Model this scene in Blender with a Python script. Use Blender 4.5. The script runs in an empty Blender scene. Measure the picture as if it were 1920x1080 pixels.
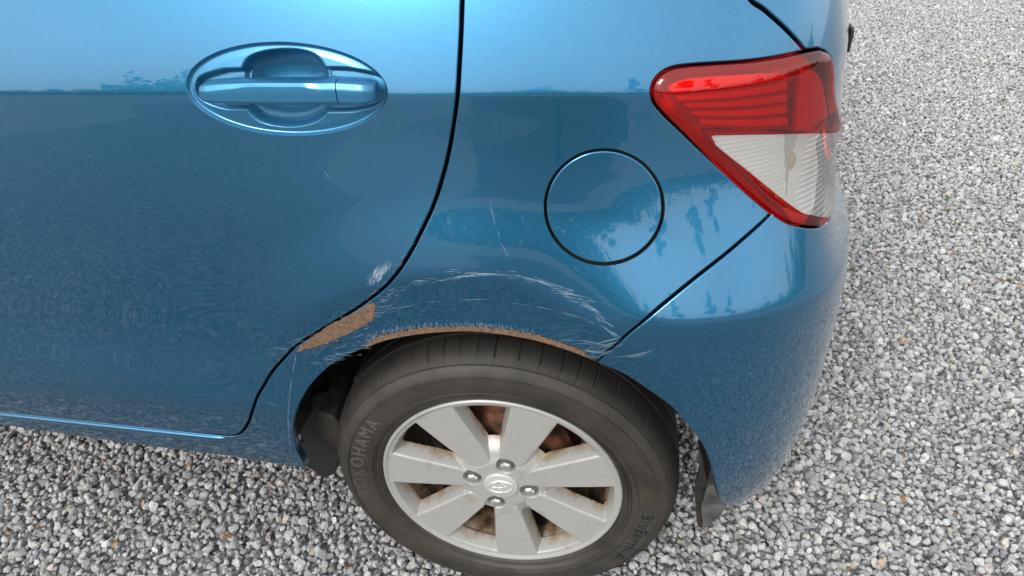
import bpy, bmesh, math, random
import numpy as np
from mathutils import Vector, Matrix, geometry, noise
rng = np.random.default_rng(7); random.seed(7)
S = bpy.context.scene; COL = S.collection

# ------------------------------------------------------------------ camera, world, sun, exposure
cam_d = bpy.data.cameras.new('camera'); cam = bpy.data.objects.new('camera', cam_d); COL.objects.link(cam)
RR = [[0.9872244177338825, 0.14987027735338304, -0.054100360405611024], [-0.04352504612953162, 0.5802776256155081, 0.8132548478610198], [-0.15327595828902554, 0.8005103229665738, -0.5793873518075214]]
cm = Matrix.Identity(4)
for i in range(3):
    cm[i][0] = RR[0][i]; cm[i][1] = RR[1][i]; cm[i][2] = -RR[2][i]
cm[0][3], cm[1][3], cm[2][3] = 0.18607382504661268, -0.745341175319928, 1.2612610871740717
cam.matrix_world = cm; cam_d.sensor_width = 36; cam_d.lens = 36*1300/1920; cam_d.clip_start = .02; cam_d.clip_end = 500
S.camera = cam
SUN_EL, SUN_AZ = math.radians(38), math.radians(203)          # azimuth clockwise from +Y
w = bpy.data.worlds.new('World'); S.world = w; w.use_nodes = True
nt = w.node_tree; nt.nodes.clear()
def nd(t, ty, **k):
    n = t.nodes.new(ty)
    for a, b in k.items():
        if a.startswith('i_'): n.inputs[a[2:].replace('_', ' ')].default_value = b
        else: setattr(n, a, b)
    return n
sky = nd(nt, 'ShaderNodeTexSky', sky_type='NISHITA', sun_disc=False, sun_elevation=SUN_EL, sun_rotation=SUN_AZ, air_density=1.0, dust_density=3.0, ozone_density=1.0)
hs = nd(nt, 'ShaderNodeHueSaturation'); hs.inputs['Saturation'].default_value = .10
tc = nd(nt, 'ShaderNodeTexCoord'); mp = nd(nt, 'ShaderNodeMapping'); mp.inputs['Scale'].default_value = (1, 1, 2.2)
nz = nd(nt, 'ShaderNodeTexNoise'); nz.inputs['Scale'].default_value = 1.6; nz.inputs['Detail'].default_value = 6; nz.inputs['Roughness'].default_value = .55
cr = nd(nt, 'ShaderNodeValToRGB'); cr.color_ramp.elements[0].position = .30; cr.color_ramp.elements[1].position = .68
cr.color_ramp.elements[0].color = (6.9, 7.2, 7.3, 1); cr.color_ramp.elements[1].color = (9.8, 9.9, 10.0, 1)
mx = nd(nt, 'ShaderNodeMix', data_type='RGBA'); mx.inputs[0].default_value = .72
bg = nd(nt, 'ShaderNodeBackground'); bg.inputs['Strength'].default_value = .10
wo = nd(nt, 'ShaderNodeOutputWorld'); L = nt.links.new
L(sky.outputs[0], hs.inputs['Color']); L(tc.outputs['Generated'], mp.inputs[0]); L(mp.outputs[0], nz.inputs['Vector']); L(nz.outputs['Fac'], cr.inputs[0])
L(hs.outputs[0], mx.inputs[6]); L(cr.outputs[0], mx.inputs[7]); L(mx.outputs[2], bg.inputs[0]); L(bg.outputs[0], wo.inputs[0])
sd = bpy.data.lights.new('sun', 'SUN'); so = bpy.data.objects.new('sun', sd); COL.objects.link(so)
sd.energy = 1.15; sd.angle = math.radians(20); sd.color = (1, .96, .90)
sv = Vector((math.sin(SUN_AZ)*math.cos(SUN_EL), math.cos(SUN_AZ)*math.cos(SUN_EL), math.sin(SUN_EL)))
so.rotation_euler = sv.to_track_quat('Z', 'Y').to_euler(); so.location = sv*20
S.view_settings.view_transform = 'Standard'; S.view_settings.look = 'None'; S.view_settings.exposure = 1.2; S.view_settings.gamma = 1; S.view_settings.use_curve_mapping = False

# ------------------------------------------------------------------ body surface
# ---- body surface: plan curve C(s) with outward offset g(s, z); s runs rearwards along the side and round the corner
SS=np.linspace(-3.2,2.2,2701)
def _pchip(xs,ys,x):
    xs=np.asarray(xs,float);ys=np.asarray(ys,float);x=np.asarray(x,float)
    h=np.diff(xs);d=np.diff(ys)/h;m=np.zeros(len(xs));m[0]=d[0];m[-1]=d[-1]
    for i in range(1,len(xs)-1):
        if d[i-1]*d[i]>0:
            w1=2*h[i]+h[i-1];w2=h[i]+2*h[i-1];m[i]=(w1+w2)/(w1/d[i-1]+w2/d[i])
    i=np.clip(np.searchsorted(xs,x)-1,0,len(xs)-2);t=np.clip((x-xs[i])/h[i],0,1)
    return (ys[i]*(2*t**3-3*t**2+1)+h[i]*m[i]*(t**3-2*t**2+t)+ys[i+1]*(-2*t**3+3*t**2)+h[i]*m[i+1]*(t**3-t**2))
def sst(a,b,x):
    t=np.clip((np.asarray(x,float)-a)/(b-a),0,1);return t*t*(3-2*t)
TH=np.radians(_pchip([-3.2,-1.5,-.6,-.15,.08,.20,.305,.39,.465,.535,.655,.91,2.2],[-9,-5,-2.5,-.5,2.5,8,19,36,54,70,80,86,90],SS))
_dx=np.cos(TH);_dy=np.sin(TH);_h=SS[1]-SS[0]
CX=np.cumsum(_dx)*_h;CY=np.cumsum(_dy)*_h
_i0=np.argmin(abs(SS));CX-=CX[_i0];CY-=CY[_i0]-.03
ZG=np.linspace(0.02,1.75,1731)
ZC=.978
def _prof(zs,ph):
    f=np.tan(np.radians(_pchip(zs,ph,ZG)));G=-np.cumsum((f+np.roll(f,1))/2)*(ZG[1]-ZG[0])
    return G-G[np.argmin(abs(ZG-ZC))]
# tilt of the outward normal above the horizontal (degrees) against height
UP=[(.970,5.),(.973,6),(.9775,11.5),(.983,14.5),(1.01,16),(1.09,19),(1.15,22),(1.25,24),(1.75,30)]
def _t(lo): a=lo+UP;return _prof([q[0] for q in a],[q[1] for q in a])
GD=_t([(.02,-34),(.20,-26),(.30,-13),(.335,-9),(.36,-7.5),(.39,-6),(.42,-4),(.450,-3),(.462,-1),(.474,9),(.50,12),(.54,11),(.58,7),(.64,3.5),(.72,3.2),(.85,4.),(.95,4.5)])
GQ=_t([(.02,-30),(.20,-20),(.30,-10),(.335,-8),(.36,-7),(.39,-5),(.42,-3),(.55,2),(.655,11),(.70,11.5),(.73,10.5),(.77,10.5),(.81,11),(.86,10.5),(.90,8),(.925,6),(.95,5)])
GR=_t([(.02,-60),(.20,-34),(.26,-20),(.32,-9),(.44,-2),(.56,0.5),(.64,1),(.67,1),(.692,6),(.702,22),(.72,26),(.78,25),(.84,19),(.90,9),(.94,6),(.96,5)])
BK=.0;BZ=.68;BE=1.8
def g(s,z):
    s=np.asarray(s,float);z=np.asarray(z,float);z0=z
    wq=sst(-.48,0.02,s);wr=sst(.06,.34,s)
    zr=z+.10*np.clip(s-.35,0,.5)*sst(.95,.80,z)
    cz=np.where(s<0,-.0125*s*s,-.08*np.minimum(s,.25)**2)*sst(.80,.95,z)*sst(1.3,1.05,z)+.001
    lz=np.clip(.384+.036*(s+.457),.34,.40)-.388
    zd=z-lz*sst(.52,.44,z)-cz
    z=z-cz;zr=zr-cz
    a=np.interp(zd,ZG,GD);b=np.interp(z,ZG,GQ);c=np.interp(zr,ZG,GR)
    o=a*(1-wq)+b*wq*(1-wr)+c*wr
    # sill ledge ends before the wheel arch, keep a plain skin there
    rho=np.hypot(s-.0,z0-.30)
    # wheel arch flare: a raised band around the opening
    re_=.449-.28*np.clip(s-.03,0,.3); d_=re_-rho; k_=.006
    ramp=.5*(d_+np.sqrt(d_*d_+k_*k_))-.5*k_
    o=o+(.007-.195*ramp)*sst(.28,.52,z0)*sst(-.42,-.25,s)*sst(.34,.18,s)*sst(.56,.44,rho)
    o=o-sst(.24,.62,s)*BK*np.clip(BZ-z0,0,1)**BE
    o=o-.020*sst(.36,.58,s)*sst(.80,.69,z0)
    o=o-.021*sst(.40,.55,s)*sst(.88,.80,z0)*sst(.62,.78,z0)
    return o
def P(s,z):
    s=np.asarray(s,float);z=np.asarray(z,float)
    x=np.interp(s,SS,CX);y=np.interp(s,SS,CY);th=np.interp(s,SS,TH);o=g(s,z)
    return np.stack([x+o*np.sin(th),y-o*np.cos(th),z+0*x],-1)
def N(s,z,e=1.5e-3):
    a=(P(s+e,z)-P(s-e,z));b=(P(s,z+e)-P(s,z-e));n=np.cross(a,b)
    return n/np.linalg.norm(n,axis=-1,keepdims=True)

BK_ = {
 'door_gap': [[-0.0022,1.0748],[-0.0045,1.0437],[-0.0078,1.0105],[-0.012,0.9758],[-0.0205,0.9374],[-0.0292,0.9043],[-0.0407,0.8703],[-0.0542,0.8371],[-0.072,0.8041],[-0.0926,0.7696],[-0.1183,0.7353],[-0.15,0.7047],[-0.187,0.6756],[-0.2252,0.6488],[-0.2601,0.6242],[-0.2927,0.6],[-0.3213,0.5704],[-0.3457,0.5437],[-0.3668,0.5146],[-0.3831,0.491],[-0.3971,0.4641],[-0.4164,0.4291],[-0.4384,0.3999],[-0.4576,0.3862],[-0.4848,0.3815]],
 'door_bottom': [[-0.6696,0.3778],[-0.8066,0.3741],[-0.9508,0.3689]],
 'bumper_gap': [[0.3625,0.8119],[0.343,0.8007],[0.3157,0.7838],[0.265,0.7491],[0.216,0.7081],[0.1796,0.6651],[0.1532,0.6223]],
 'tail': [[0.4096,0.9958],[0.3266,0.9977],[0.2782,0.9997],[0.244,0.9995],[0.2281,0.996],[0.2179,0.9882],[0.2138,0.9782],[0.2161,0.9644],[0.2273,0.9501],[0.2471,0.9304],[0.2842,0.8937],[0.3222,0.8554],[0.3608,0.8161],[0.3833,0.7964],[0.4063,0.7835],[0.4318,0.7718],[0.4608,0.7625]],
 'tailR': [[0.4343,0.9933],[0.4555,0.9838],[0.4708,0.9661],[0.4834,0.9305],[0.5018,0.9042]],
 'tail_win': [[0.284,0.9194],[0.2898,0.9201],[0.3452,0.9129],[0.4115,0.8988],[0.4944,0.8731]],
 'tail_winB': [[0.4636,0.7668],[0.4156,0.7932],[0.3944,0.8079],[0.3345,0.8674],[0.2907,0.9072]],
 'tail_div': [[0.3913,0.902],[0.3937,0.8495],[0.3922,0.8099]],
 'tail_div2': [[0.4177,0.895],[0.4081,0.8721],[0.3987,0.8454],[0.3922,0.8099]],
 'tail_amber': [[0.397,0.8799],[0.41,0.8763],[0.4209,0.8595],[0.4091,0.8483],[0.3974,0.8518]],
 'tail_red': [[0.234,0.9753],[0.2376,0.9808],[0.2609,0.9859],[0.3252,0.9842],[0.3761,0.9791],[0.3948,0.9577],[0.4071,0.906],[0.277,0.9284],[0.2382,0.9642]],
 'tailgate': [[0.329,1.0626],[0.349,1.0489],[0.3779,1.0267],[0.4027,1.0047],[0.4096,0.9958]],
 'arch_front': [[-0.3472,0.3075],[-0.3458,0.3341],[-0.3466,0.3641],[-0.3401,0.4102],[-0.3274,0.4473],[-0.3098,0.4849],[-0.2832,0.5231],[-0.2487,0.5592],[-0.2168,0.5833],[-0.1868,0.6017],[-0.1507,0.6223],[-0.1047,0.6379],[-0.0581,0.648],[-0.0127,0.6515],[0.0304,0.6485],[0.0731,0.6429],[0.1156,0.6333],[0.1532,0.6234]],
 'arch_rear': [[0.1532,0.6203],[0.1816,0.6101],[0.2051,0.5936],[0.2435,0.5566],[0.2644,0.5229],[0.2843,0.4851],[0.3022,0.4373],[0.3165,0.3789],[0.3345,0.3077]],
 'bottom': [[-0.9829,0.3231],[-0.8396,0.3201],[-0.7012,0.3177],[-0.6032,0.3157],[-0.5127,0.3156],[-0.4457,0.3091],[-0.3628,0.3071]],
 'cap': [[0.2324,0.8371],[0.2319,0.8281],[0.2301,0.8193],[0.2272,0.8108],[0.2231,0.8028],[0.218,0.7954],[0.2119,0.7888],[0.2049,0.783],[0.1972,0.7781],[0.1888,0.7741],[0.18,0.7711],[0.1708,0.7691],[0.1614,0.7683],[0.152,0.7686],[0.1426,0.7702],[0.1336,0.773],[0.1249,0.777],[0.1169,0.7821],[0.1096,0.7882],[0.1032,0.7953],[0.0978,0.8031],[0.0935,0.8116],[0.0904,0.8205],[0.0886,0.8298],[0.0881,0.8393],[0.0888,0.8488],[0.0909,0.8582],[0.094,0.8672],[0.0984,0.8756],[0.1037,0.8834],[0.11,0.8904],[0.1171,0.8965],[0.1249,0.9015],[0.1332,0.9055],[0.142,0.9083],[0.1511,0.9098],[0.1602,0.9102],[0.1695,0.9093],[0.1785,0.9072],[0.1873,0.9039],[0.1957,0.8995],[0.2036,0.894],[0.2107,0.8876],[0.217,0.8803],[0.2224,0.8724],[0.2267,0.864],[0.2298,0.8552],[0.2317,0.8462]],
 'dish': [[-0.0968,0.9777],[-0.0984,0.9723],[-0.1013,0.967],[-0.1054,0.9617],[-0.1106,0.9566],[-0.117,0.9518],[-0.1245,0.9472],[-0.133,0.943],[-0.1425,0.9391],[-0.1529,0.9356],[-0.164,0.9326],[-0.1759,0.93],[-0.1883,0.9279],[-0.2012,0.9264],[-0.2144,0.9254],[-0.2278,0.925],[-0.2413,0.9252],[-0.2546,0.926],[-0.2677,0.9273],[-0.2805,0.9292],[-0.2927,0.9317],[-0.3043,0.9347],[-0.315,0.9382],[-0.3248,0.9421],[-0.3337,0.9465],[-0.3414,0.9513],[-0.3479,0.9563],[-0.3531,0.9616],[-0.3571,0.9671],[-0.3597,0.9728],[-0.3613,0.9784],[-0.3619,0.9838],[-0.3611,0.9892],[-0.3591,0.9945],[-0.3557,0.9997],[-0.3511,1.0046],[-0.3453,1.0094],[-0.3383,1.0138],[-0.3304,1.0179],[-0.3214,1.0217],[-0.3116,1.0251],[-0.3011,1.028],[-0.2898,1.0305],[-0.2781,1.0325],[-0.2659,1.0341],[-0.2534,1.0352],[-0.2407,1.0357],[-0.2279,1.0358],[-0.2152,1.0354],[-0.2027,1.0345],[-0.1904,1.0331],[-0.1785,1.0313],[-0.167,1.029],[-0.1562,1.0263],[-0.146,1.0232],[-0.1365,1.0197],[-0.1279,1.0159],[-0.1203,1.0118],[-0.1136,1.0074],[-0.1079,1.0028],[-0.1033,0.998],[-0.0999,0.9931],[-0.0977,0.988],[-0.0966,0.9829]],
 'bar_top': [[-0.3303,0.9872],[-0.3244,0.9945],[-0.3097,0.9975],[-0.2779,0.9994],[-0.2365,1.0002],[-0.2027,1.0002],[-0.1777,1.0003],[-0.148,1.0011],[-0.1142,0.9987],[-0.1003,0.9931],[-0.0976,0.9869]],
 'bar_bot': [[-0.3312,0.9829],[-0.3276,0.9762],[-0.3119,0.973],[-0.2839,0.9718],[-0.2421,0.9714],[-0.2078,0.9714],[-0.1823,0.9719],[-0.1522,0.9721],[-0.1242,0.9714],[-0.1056,0.9752],[-0.0986,0.9804]],
 'bowl': [[-0.2861,0.9994],[-0.2755,1.0158],[-0.2568,1.0239],[-0.2285,1.0272],[-0.2013,1.0256],[-0.185,1.0194],[-0.1755,1.0055],[-0.1762,0.9848],[-0.1796,0.9593],[-0.1927,0.9459],[-0.2173,0.938],[-0.2445,0.9367],[-0.2688,0.9415],[-0.2809,0.9515],[-0.2856,0.9615],[-0.2882,0.9811]],
 'slot': [[-0.3517,0.9836],[-0.3439,0.9953],[-0.317,1.003],[-0.2914,1.0054],[-0.1694,1.007],[-0.1295,1.0037],[-0.1069,0.9967],[-0.1028,0.9819],[-0.1118,0.9663],[-0.135,0.9589],[-0.1715,0.9561],[-0.2865,0.9582],[-0.3157,0.9586],[-0.3413,0.9659],[-0.351,0.9741]],
 'rust_patch': [[-0.2935,0.5903],[-0.2767,0.6089],[-0.2525,0.6279],[-0.2282,0.6465],[-0.2061,0.6613],[-0.1848,0.6748],[-0.1658,0.6867],[-0.1502,0.6954],[-0.1511,0.6859],[-0.1539,0.6751],[-0.1591,0.664],[-0.1713,0.6541],[-0.1844,0.645],[-0.2043,0.632],[-0.2251,0.6207],[-0.2473,0.6081],[-0.2624,0.6014],[-0.2803,0.5946]],
 'rust_lip': [[-0.1863,0.6039],[-0.1503,0.6244],[-0.1044,0.64],[-0.0578,0.65],[-0.0125,0.6544],[0.0306,0.6514],[0.0732,0.6458],[0.1157,0.6363],[0.1525,0.6252]],
 'rust_lip_top': [[-0.1801,0.6142],[-0.1482,0.636],[-0.1028,0.6511],[-0.0567,0.6597],[-0.0117,0.663],[0.0312,0.661],[0.0735,0.6554],[0.1157,0.646],[0.1503,0.6327]],
 'scuff_top': [[-0.1737,0.6212],[-0.1469,0.6432],[-0.1021,0.656],[-0.0563,0.6636],[-0.0115,0.6659],[0.0314,0.6648],[0.0701,0.6606]],
 'scuff_door': [[-0.1566,0.7108],[-0.1593,0.7277],[-0.1535,0.7439],[-0.139,0.7565],[-0.123,0.7638],[-0.1117,0.7639],[-0.114,0.7548],[-0.1228,0.7428],[-0.1372,0.7255]],
 'scr1': [[-0.1471,0.6994],[-0.1009,0.7261],[-0.0472,0.7422],[-0.018,0.7478],[0.0106,0.7513],[0.0454,0.7502],[0.0729,0.7457],[0.1035,0.7354],[0.1336,0.7188],[0.1566,0.6986],[0.173,0.6761]],
 'scr2': [[-0.1549,0.678],[-0.1222,0.687],[-0.0823,0.6982],[-0.0292,0.707],[0.0147,0.7103],[0.0717,0.7053],[0.1202,0.6985],[0.1534,0.6895]],
 'scrA': [[-0.2765,0.5576],[-0.2603,0.5718],[-0.2369,0.5804],[-0.211,0.6015],[-0.1821,0.6204],[-0.1712,0.6339]],
 'scrB': [[-0.3355,0.579],[-0.3204,0.5915],[-0.2993,0.6046],[-0.2791,0.6162]],
 'scrC': [[0.1059,0.6535],[0.1269,0.6533],[0.1473,0.6534],[0.1671,0.6527],[0.1827,0.6674],[0.1608,0.6433],[0.1441,0.643],[0.1732,0.6656]],
 'scrD': [[0.1899,0.6428],[0.2054,0.6493],[0.2145,0.6533]],
 'scrE': [[0.0205,0.8408],[0.024,0.824],[0.0277,0.8106],[0.0328,0.7937],[0.0393,0.78]],
 'door_mark': [[-0.193,0.8818],[-0.1913,0.8748],[-0.1937,0.869]],
 'quarter_mark': [[-0.3671,0.4858],[-0.3585,0.4826],[-0.3533,0.4766]],
 'seamline': [[-0.2937,0.5892],[-0.3104,0.545],[-0.3259,0.4965],[-0.3442,0.429],[-0.3602,0.3618]],
 'drip': [[0.1621,0.766],[0.1615,0.7528],[0.1577,0.7253],[0.156,0.6962],[0.1578,0.6618]],
 'creaseedge': [[0.4871,0.9092],[0.5311,0.8641]],
}
BK_ = {k: np.array(v) for k, v in BK_.items()}

# ------------------------------------------------------------------ helpers
def link(name, me, mat=None, parent=None):
    o = bpy.data.objects.new(name, me); COL.objects.link(o)
    if mat is not None:
        for m in (mat if isinstance(mat, (list, tuple)) else [mat]): me.materials.append(m)
    if parent is not None: o.parent = parent
    return o
def mesh(verts, faces, smooth=True):
    me = bpy.data.meshes.new('mesh'); me.from_pydata([tuple(map(float, v)) for v in verts], [], [tuple(int(q) for q in f) for f in faces]); me.update()
    if smooth: me.shade_smooth()
    return me
def bmo(name, bm, mat, parent=None, smooth=False, bevel=0):
    if bevel:
        bmesh.ops.bevel(bm, geom=[e for e in bm.edges if e.calc_face_angle(0) > .5], offset=bevel, segments=2, profile=.6, affect='EDGES')
    me = bpy.data.meshes.new(name); bm.to_mesh(me); bm.free()
    if smooth: me.shade_smooth()
    return link(name, me, mat, parent)
def tag(o, label, cat=None, group=None, kind=None):
    o['label'] = label
    if cat: o['category'] = cat
    if group: o['group'] = group
    if kind: o['kind'] = kind
    return o
def empty(name, loc=(0, 0, 0), parent=None):
    o = bpy.data.objects.new(name, None); COL.objects.link(o); o.location = loc; o.empty_display_size = .1
    if parent is not None: o.parent = parent
    return o
def pip(pts, poly):
    x, y = pts[:, 0], pts[:, 1]; c = np.zeros(len(pts), bool); n = len(poly)
    for i in range(n):
        a, b = poly[i], poly[(i+1) % n]
        if a[1] == b[1]: continue
        c ^= ((a[1] > y) != (b[1] > y)) & (x < (b[0]-a[0])*(y-a[1])/(b[1]-a[1])+a[0])
    return c
def dist(pts, poly, closed=True):
    d = np.full(len(pts), 9.)
    n = len(poly)
    for i in range(n if closed else n-1):
        a, b = poly[i], poly[(i+1) % n]; ab = b-a; L2 = ab@ab
        if L2 < 1e-12: continue
        t = np.clip(((pts-a)@ab)/L2, 0, 1); q = a+t[:, None]*ab; d = np.minimum(d, np.hypot(*(pts-q).T))
    return d
def sdist(pts, poly): return dist(pts, poly)*np.where(pip(pts, poly), 1, -1)      # positive inside
def smooth_line(p, step=.006):
    """Catmull-Rom through p, resampled to equal steps"""
    p = np.asarray(p, float); q = np.vstack([2*p[0]-p[1], p, 2*p[-1]-p[-2]]); out = []
    for i in range(1, len(q)-2):
        a, b, c, d = q[i-1], q[i], q[i+1], q[i+2]
        for t in np.linspace(0, 1, 24, endpoint=False):
            out.append(.5*(2*b+(c-a)*t+(2*a-5*b+4*c-d)*t*t+(3*b-3*c+d-a)*t**3))
    out.append(q[-2]); out = np.array(out); L_ = np.r_[0, np.cumsum(np.hypot(*np.diff(out, axis=0).T))]
    n = max(2, int(round(L_[-1]/step))+1); u = np.linspace(0, L_[-1], n)
    return np.c_[np.interp(u, L_, out[:, 0]), np.interp(u, L_, out[:, 1])]
def chain(*segs, step=.006):
    """closed outline from several smooth lines joined at corners"""
    out = []
    for s_ in segs:
        s_ = np.asarray(s_, float)
        l = smooth_line(s_, step) if len(s_) > 2 else smooth_line(np.array([s_[0], (s_[0]+s_[1])/2, s_[1]]), step)
        if out and np.hypot(*(l[0]-out[-1])) < step*.5: l = l[1:]
        out += list(l)
    if np.hypot(*(np.array(out[0])-out[-1])) < step*.5: out = out[:-1]
    out = np.array(out)
    x, y = out.T
    if (x*np.roll(y, -1)-y*np.roll(x, -1)).sum() < 0: out = out[::-1]
    return out
def outnorm(p):
    t = np.roll(p, -1, 0)-np.roll(p, 1, 0); t /= np.linalg.norm(t, axis=1, keepdims=True)+1e-12
    return np.c_[t[:, 1], -t[:, 0]]
def inset(p, d):
    """move a counter-clockwise outline inwards by d (rounds tight corners by averaging)"""
    n = outnorm(p); q = p-n*d
    a = np.roll(p, 1, 0)-p; b = np.roll(p, -1, 0)-p
    k = (a*b).sum(1)/(np.linalg.norm(a, axis=1)*np.linalg.norm(b, axis=1)+1e-12)
    q = p-n*(d*np.where(k > -.7, 1.35, 1))[:, None]
    return q
ZROWS = np.unique(np.round(np.concatenate([np.arange(.30, 1.15, .009), np.arange(.35, .42, .0022), np.arange(.955, 1.0, .0016), np.arange(.68, .76, .005)]), 4))
def panel(name, outline, mat, parent, gap=.0027, r=.002, depth=.014, off=0., holes=(), step=.011, offf=None, rows=None, nfun=None, flange=True, tuck=0.):
    """sheet of the body surface inside an outline, with rolled edges and a flange going inwards"""
    o0 = inset(outline, gap+r) if (gap+r) > 0 else outline
    base = offf or (lambda s, z: off+0*s)
    lo, hi = o0.min(0), o0.max(0)
    zr = ZROWS if rows is None else rows
    zs = zr[(zr > lo[1]) & (zr < hi[1])]; ss = np.arange(lo[0], hi[0], step)
    g_ = np.array(np.meshgrid(ss, zs)).reshape(2, -1).T
    g_ = g_[pip(g_, o0)]; g_ = g_[dist(g_, o0) > .0016]
    hl = []
    for h in holes:
        g_ = g_[~pip(g_, h)]; g_ = g_[dist(g_, h) > .0016]; hl.append(h)
    allp = [o0]+hl; pts = np.vstack(allp+[g_]); E_ = []; k = 0
    for p_ in allp:
        n = len(p_); E_ += [(k+i, k+(i+1) % n) for i in range(n)]; k += n
    res = geometry.delaunay_2d_cdt([Vector((float(a), float(b))) for a, b in pts], E_, [], 0, 1e-6)
    V = np.array([[v.x, v.y] for v in res[0]]); Fc = np.array([f for f in res[2] if len(f) == 3])
    c = V[Fc].mean(1); keep = pip(c, o0)
    for h in hl: keep &= ~pip(c, h)
    Fc = Fc[keep]
    # orient so that normals point outwards
    ar = (V[Fc[:, 1], 0]-V[Fc[:, 0], 0])*(V[Fc[:, 2], 1]-V[Fc[:, 0], 1])-(V[Fc[:, 2], 0]-V[Fc[:, 0], 0])*(V[Fc[:, 1], 1]-V[Fc[:, 0], 1])
    Fc[ar < 0] = Fc[ar < 0][:, ::-1]
    nn = N(V[:, 0], V[:, 1]); b_ = base(V[:, 0], V[:, 1]); W = P(V[:, 0], V[:, 1])+nn*b_[:, None]
    if offf is not None:
        e = 8e-4
        a1 = P(V[:, 0]+e, V[:, 1])+N(V[:, 0]+e, V[:, 1])*base(V[:, 0]+e, V[:, 1])[:, None]-P(V[:, 0]-e, V[:, 1])-N(V[:, 0]-e, V[:, 1])*base(V[:, 0]-e, V[:, 1])[:, None]
        b1 = P(V[:, 0], V[:, 1]+e)+N(V[:, 0], V[:, 1]+e)*base(V[:, 0], V[:, 1]+e)[:, None]-P(V[:, 0], V[:, 1]-e)-N(V[:, 0], V[:, 1]-e)*base(V[:, 0], V[:, 1]-e)[:, None]
        nn = np.cross(a1, b1); nn /= np.linalg.norm(nn, axis=1, keepdims=True)
    if nfun is not None: nn = nfun(V, nn)
    verts = [W]; norms = [nn]; faces = [tuple(f) for f in Fc]; cnt = len(W)
    if flange:
        n = len(o0); on = outnorm(o0); e = .0015
        s_, z_ = o0[:, 0], o0[:, 1]; nb = N(s_, z_); bb = base(s_, z_)
        T = P(s_+on[:, 0]*e, z_+on[:, 1]*e)-P(s_-on[:, 0]*e, z_-on[:, 1]*e); T /= np.linalg.norm(T, axis=1, keepdims=True)
        B0 = P(s_, z_)+nb*bb[:, None]
        rings = [(0, 0, 0.)]+[(r*math.sin(t), r*(1-math.cos(t)), t) for t in (.52, 1.05, 1.57)]+[(r, depth, 1.57)]
        if tuck: rings[-1] = (r-tuck, depth, 1.57)
        idx = []
        for (a_, d_, t_) in rings:
            verts.append(B0+T*a_-nb*d_); norms.append(nb*math.cos(t_)+T*math.sin(t_)); idx.append(cnt); cnt += n
        for q in range(len(rings)-1):
            for i in range(n):
                j = (i+1) % n; faces.append((idx[q]+j, idx[q]+i, idx[q+1]+i, idx[q+1]+j))
    me = mesh(np.vstack(verts), faces); me.normals_split_custom_set_from_vertices([tuple(map(float, v)) for v in np.vstack(norms)])
    return link(name, me, mat, parent)
def grid_mesh(X, smooth=True, closeu=False, flip=False):
    a, b = X.shape[:2]; f = []
    for i in range(a if closeu else a-1):
        for j in range(b-1):
            i2 = (i+1) % a; q = (i*b+j, i*b+j+1, i2*b+j+1, i2*b+j); f.append(q[::-1] if flip else q)
    return mesh(X.reshape(-1, 3), f, smooth)
def lathe(prof, n=96, cx=0, cz=0, a0=0, a1=2*math.pi):
    """profile of (radius, y) turned round the y axis"""
    full = abs(a1-a0-2*math.pi) < 1e-6
    an = np.linspace(a0, a1, n, endpoint=not full); pr = np.array(prof)
    X = np.stack([cx+pr[None, :, 0]*np.cos(an)[:, None], pr[None, :, 1]+0*an[:, None], cz+pr[None, :, 0]*np.sin(an)[:, None]], -1)
    return X, full

# ------------------------------------------------------------------ materials
def mat(name):
    m = bpy.data.materials.new(name); m.use_nodes = True; t = m.node_tree
    return m, t, t.nodes['Principled BSDF']
def simple(name, col, rough=.5, metal=0., **k):
    m, t, b = mat(name); b.inputs['Base Color'].default_value = (*col, 1); b.inputs['Roughness'].default_value = rough; b.inputs['Metallic'].default_value = metal
    for a, v in k.items(): b.inputs[a.replace('_', ' ')].default_value = v
    return m
def noise_mat(name, c1, c2, scale=30, rough=.6, metal=0., bump=0., detail=5, lo=.35, hi=.65, bscale=None, r2=None, dist_=0.002):
    m, t, b = mat(name); tc = nd(t, 'ShaderNodeTexCoord'); n = nd(t, 'ShaderNodeTexNoise'); n.inputs['Scale'].default_value = scale; n.inputs['Detail'].default_value = detail
    r = nd(t, 'ShaderNodeValToRGB'); r.color_ramp.elements[0].position = lo; r.color_ramp.elements[1].position = hi
    r.color_ramp.elements[0].color = (*c1, 1); r.color_ramp.elements[1].color = (*c2, 1)
    t.links.new(tc.outputs['Object'], n.inputs['Vector']); t.links.new(n.outputs['Fac'], r.inputs[0]); t.links.new(r.outputs[0], b.inputs['Base Color'])
    b.inputs['Roughness'].default_value = rough; b.inputs['Metallic'].default_value = metal
    if bump:
        n2 = nd(t, 'ShaderNodeTexNoise'); n2.inputs['Scale'].default_value = bscale or scale*3; n2.inputs['Detail'].default_value = 6
        bp = nd(t, 'ShaderNodeBump'); bp.inputs['Strength'].default_value = bump; bp.inputs['Distance'].default_value = dist_
        t.links.new(tc.outputs['Object'], n2.inputs['Vector']); t.links.new(n2.outputs['Fac'], bp.inputs['Height']); t.links.new(bp.outputs[0], b.inputs['Normal'])
    return m
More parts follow.
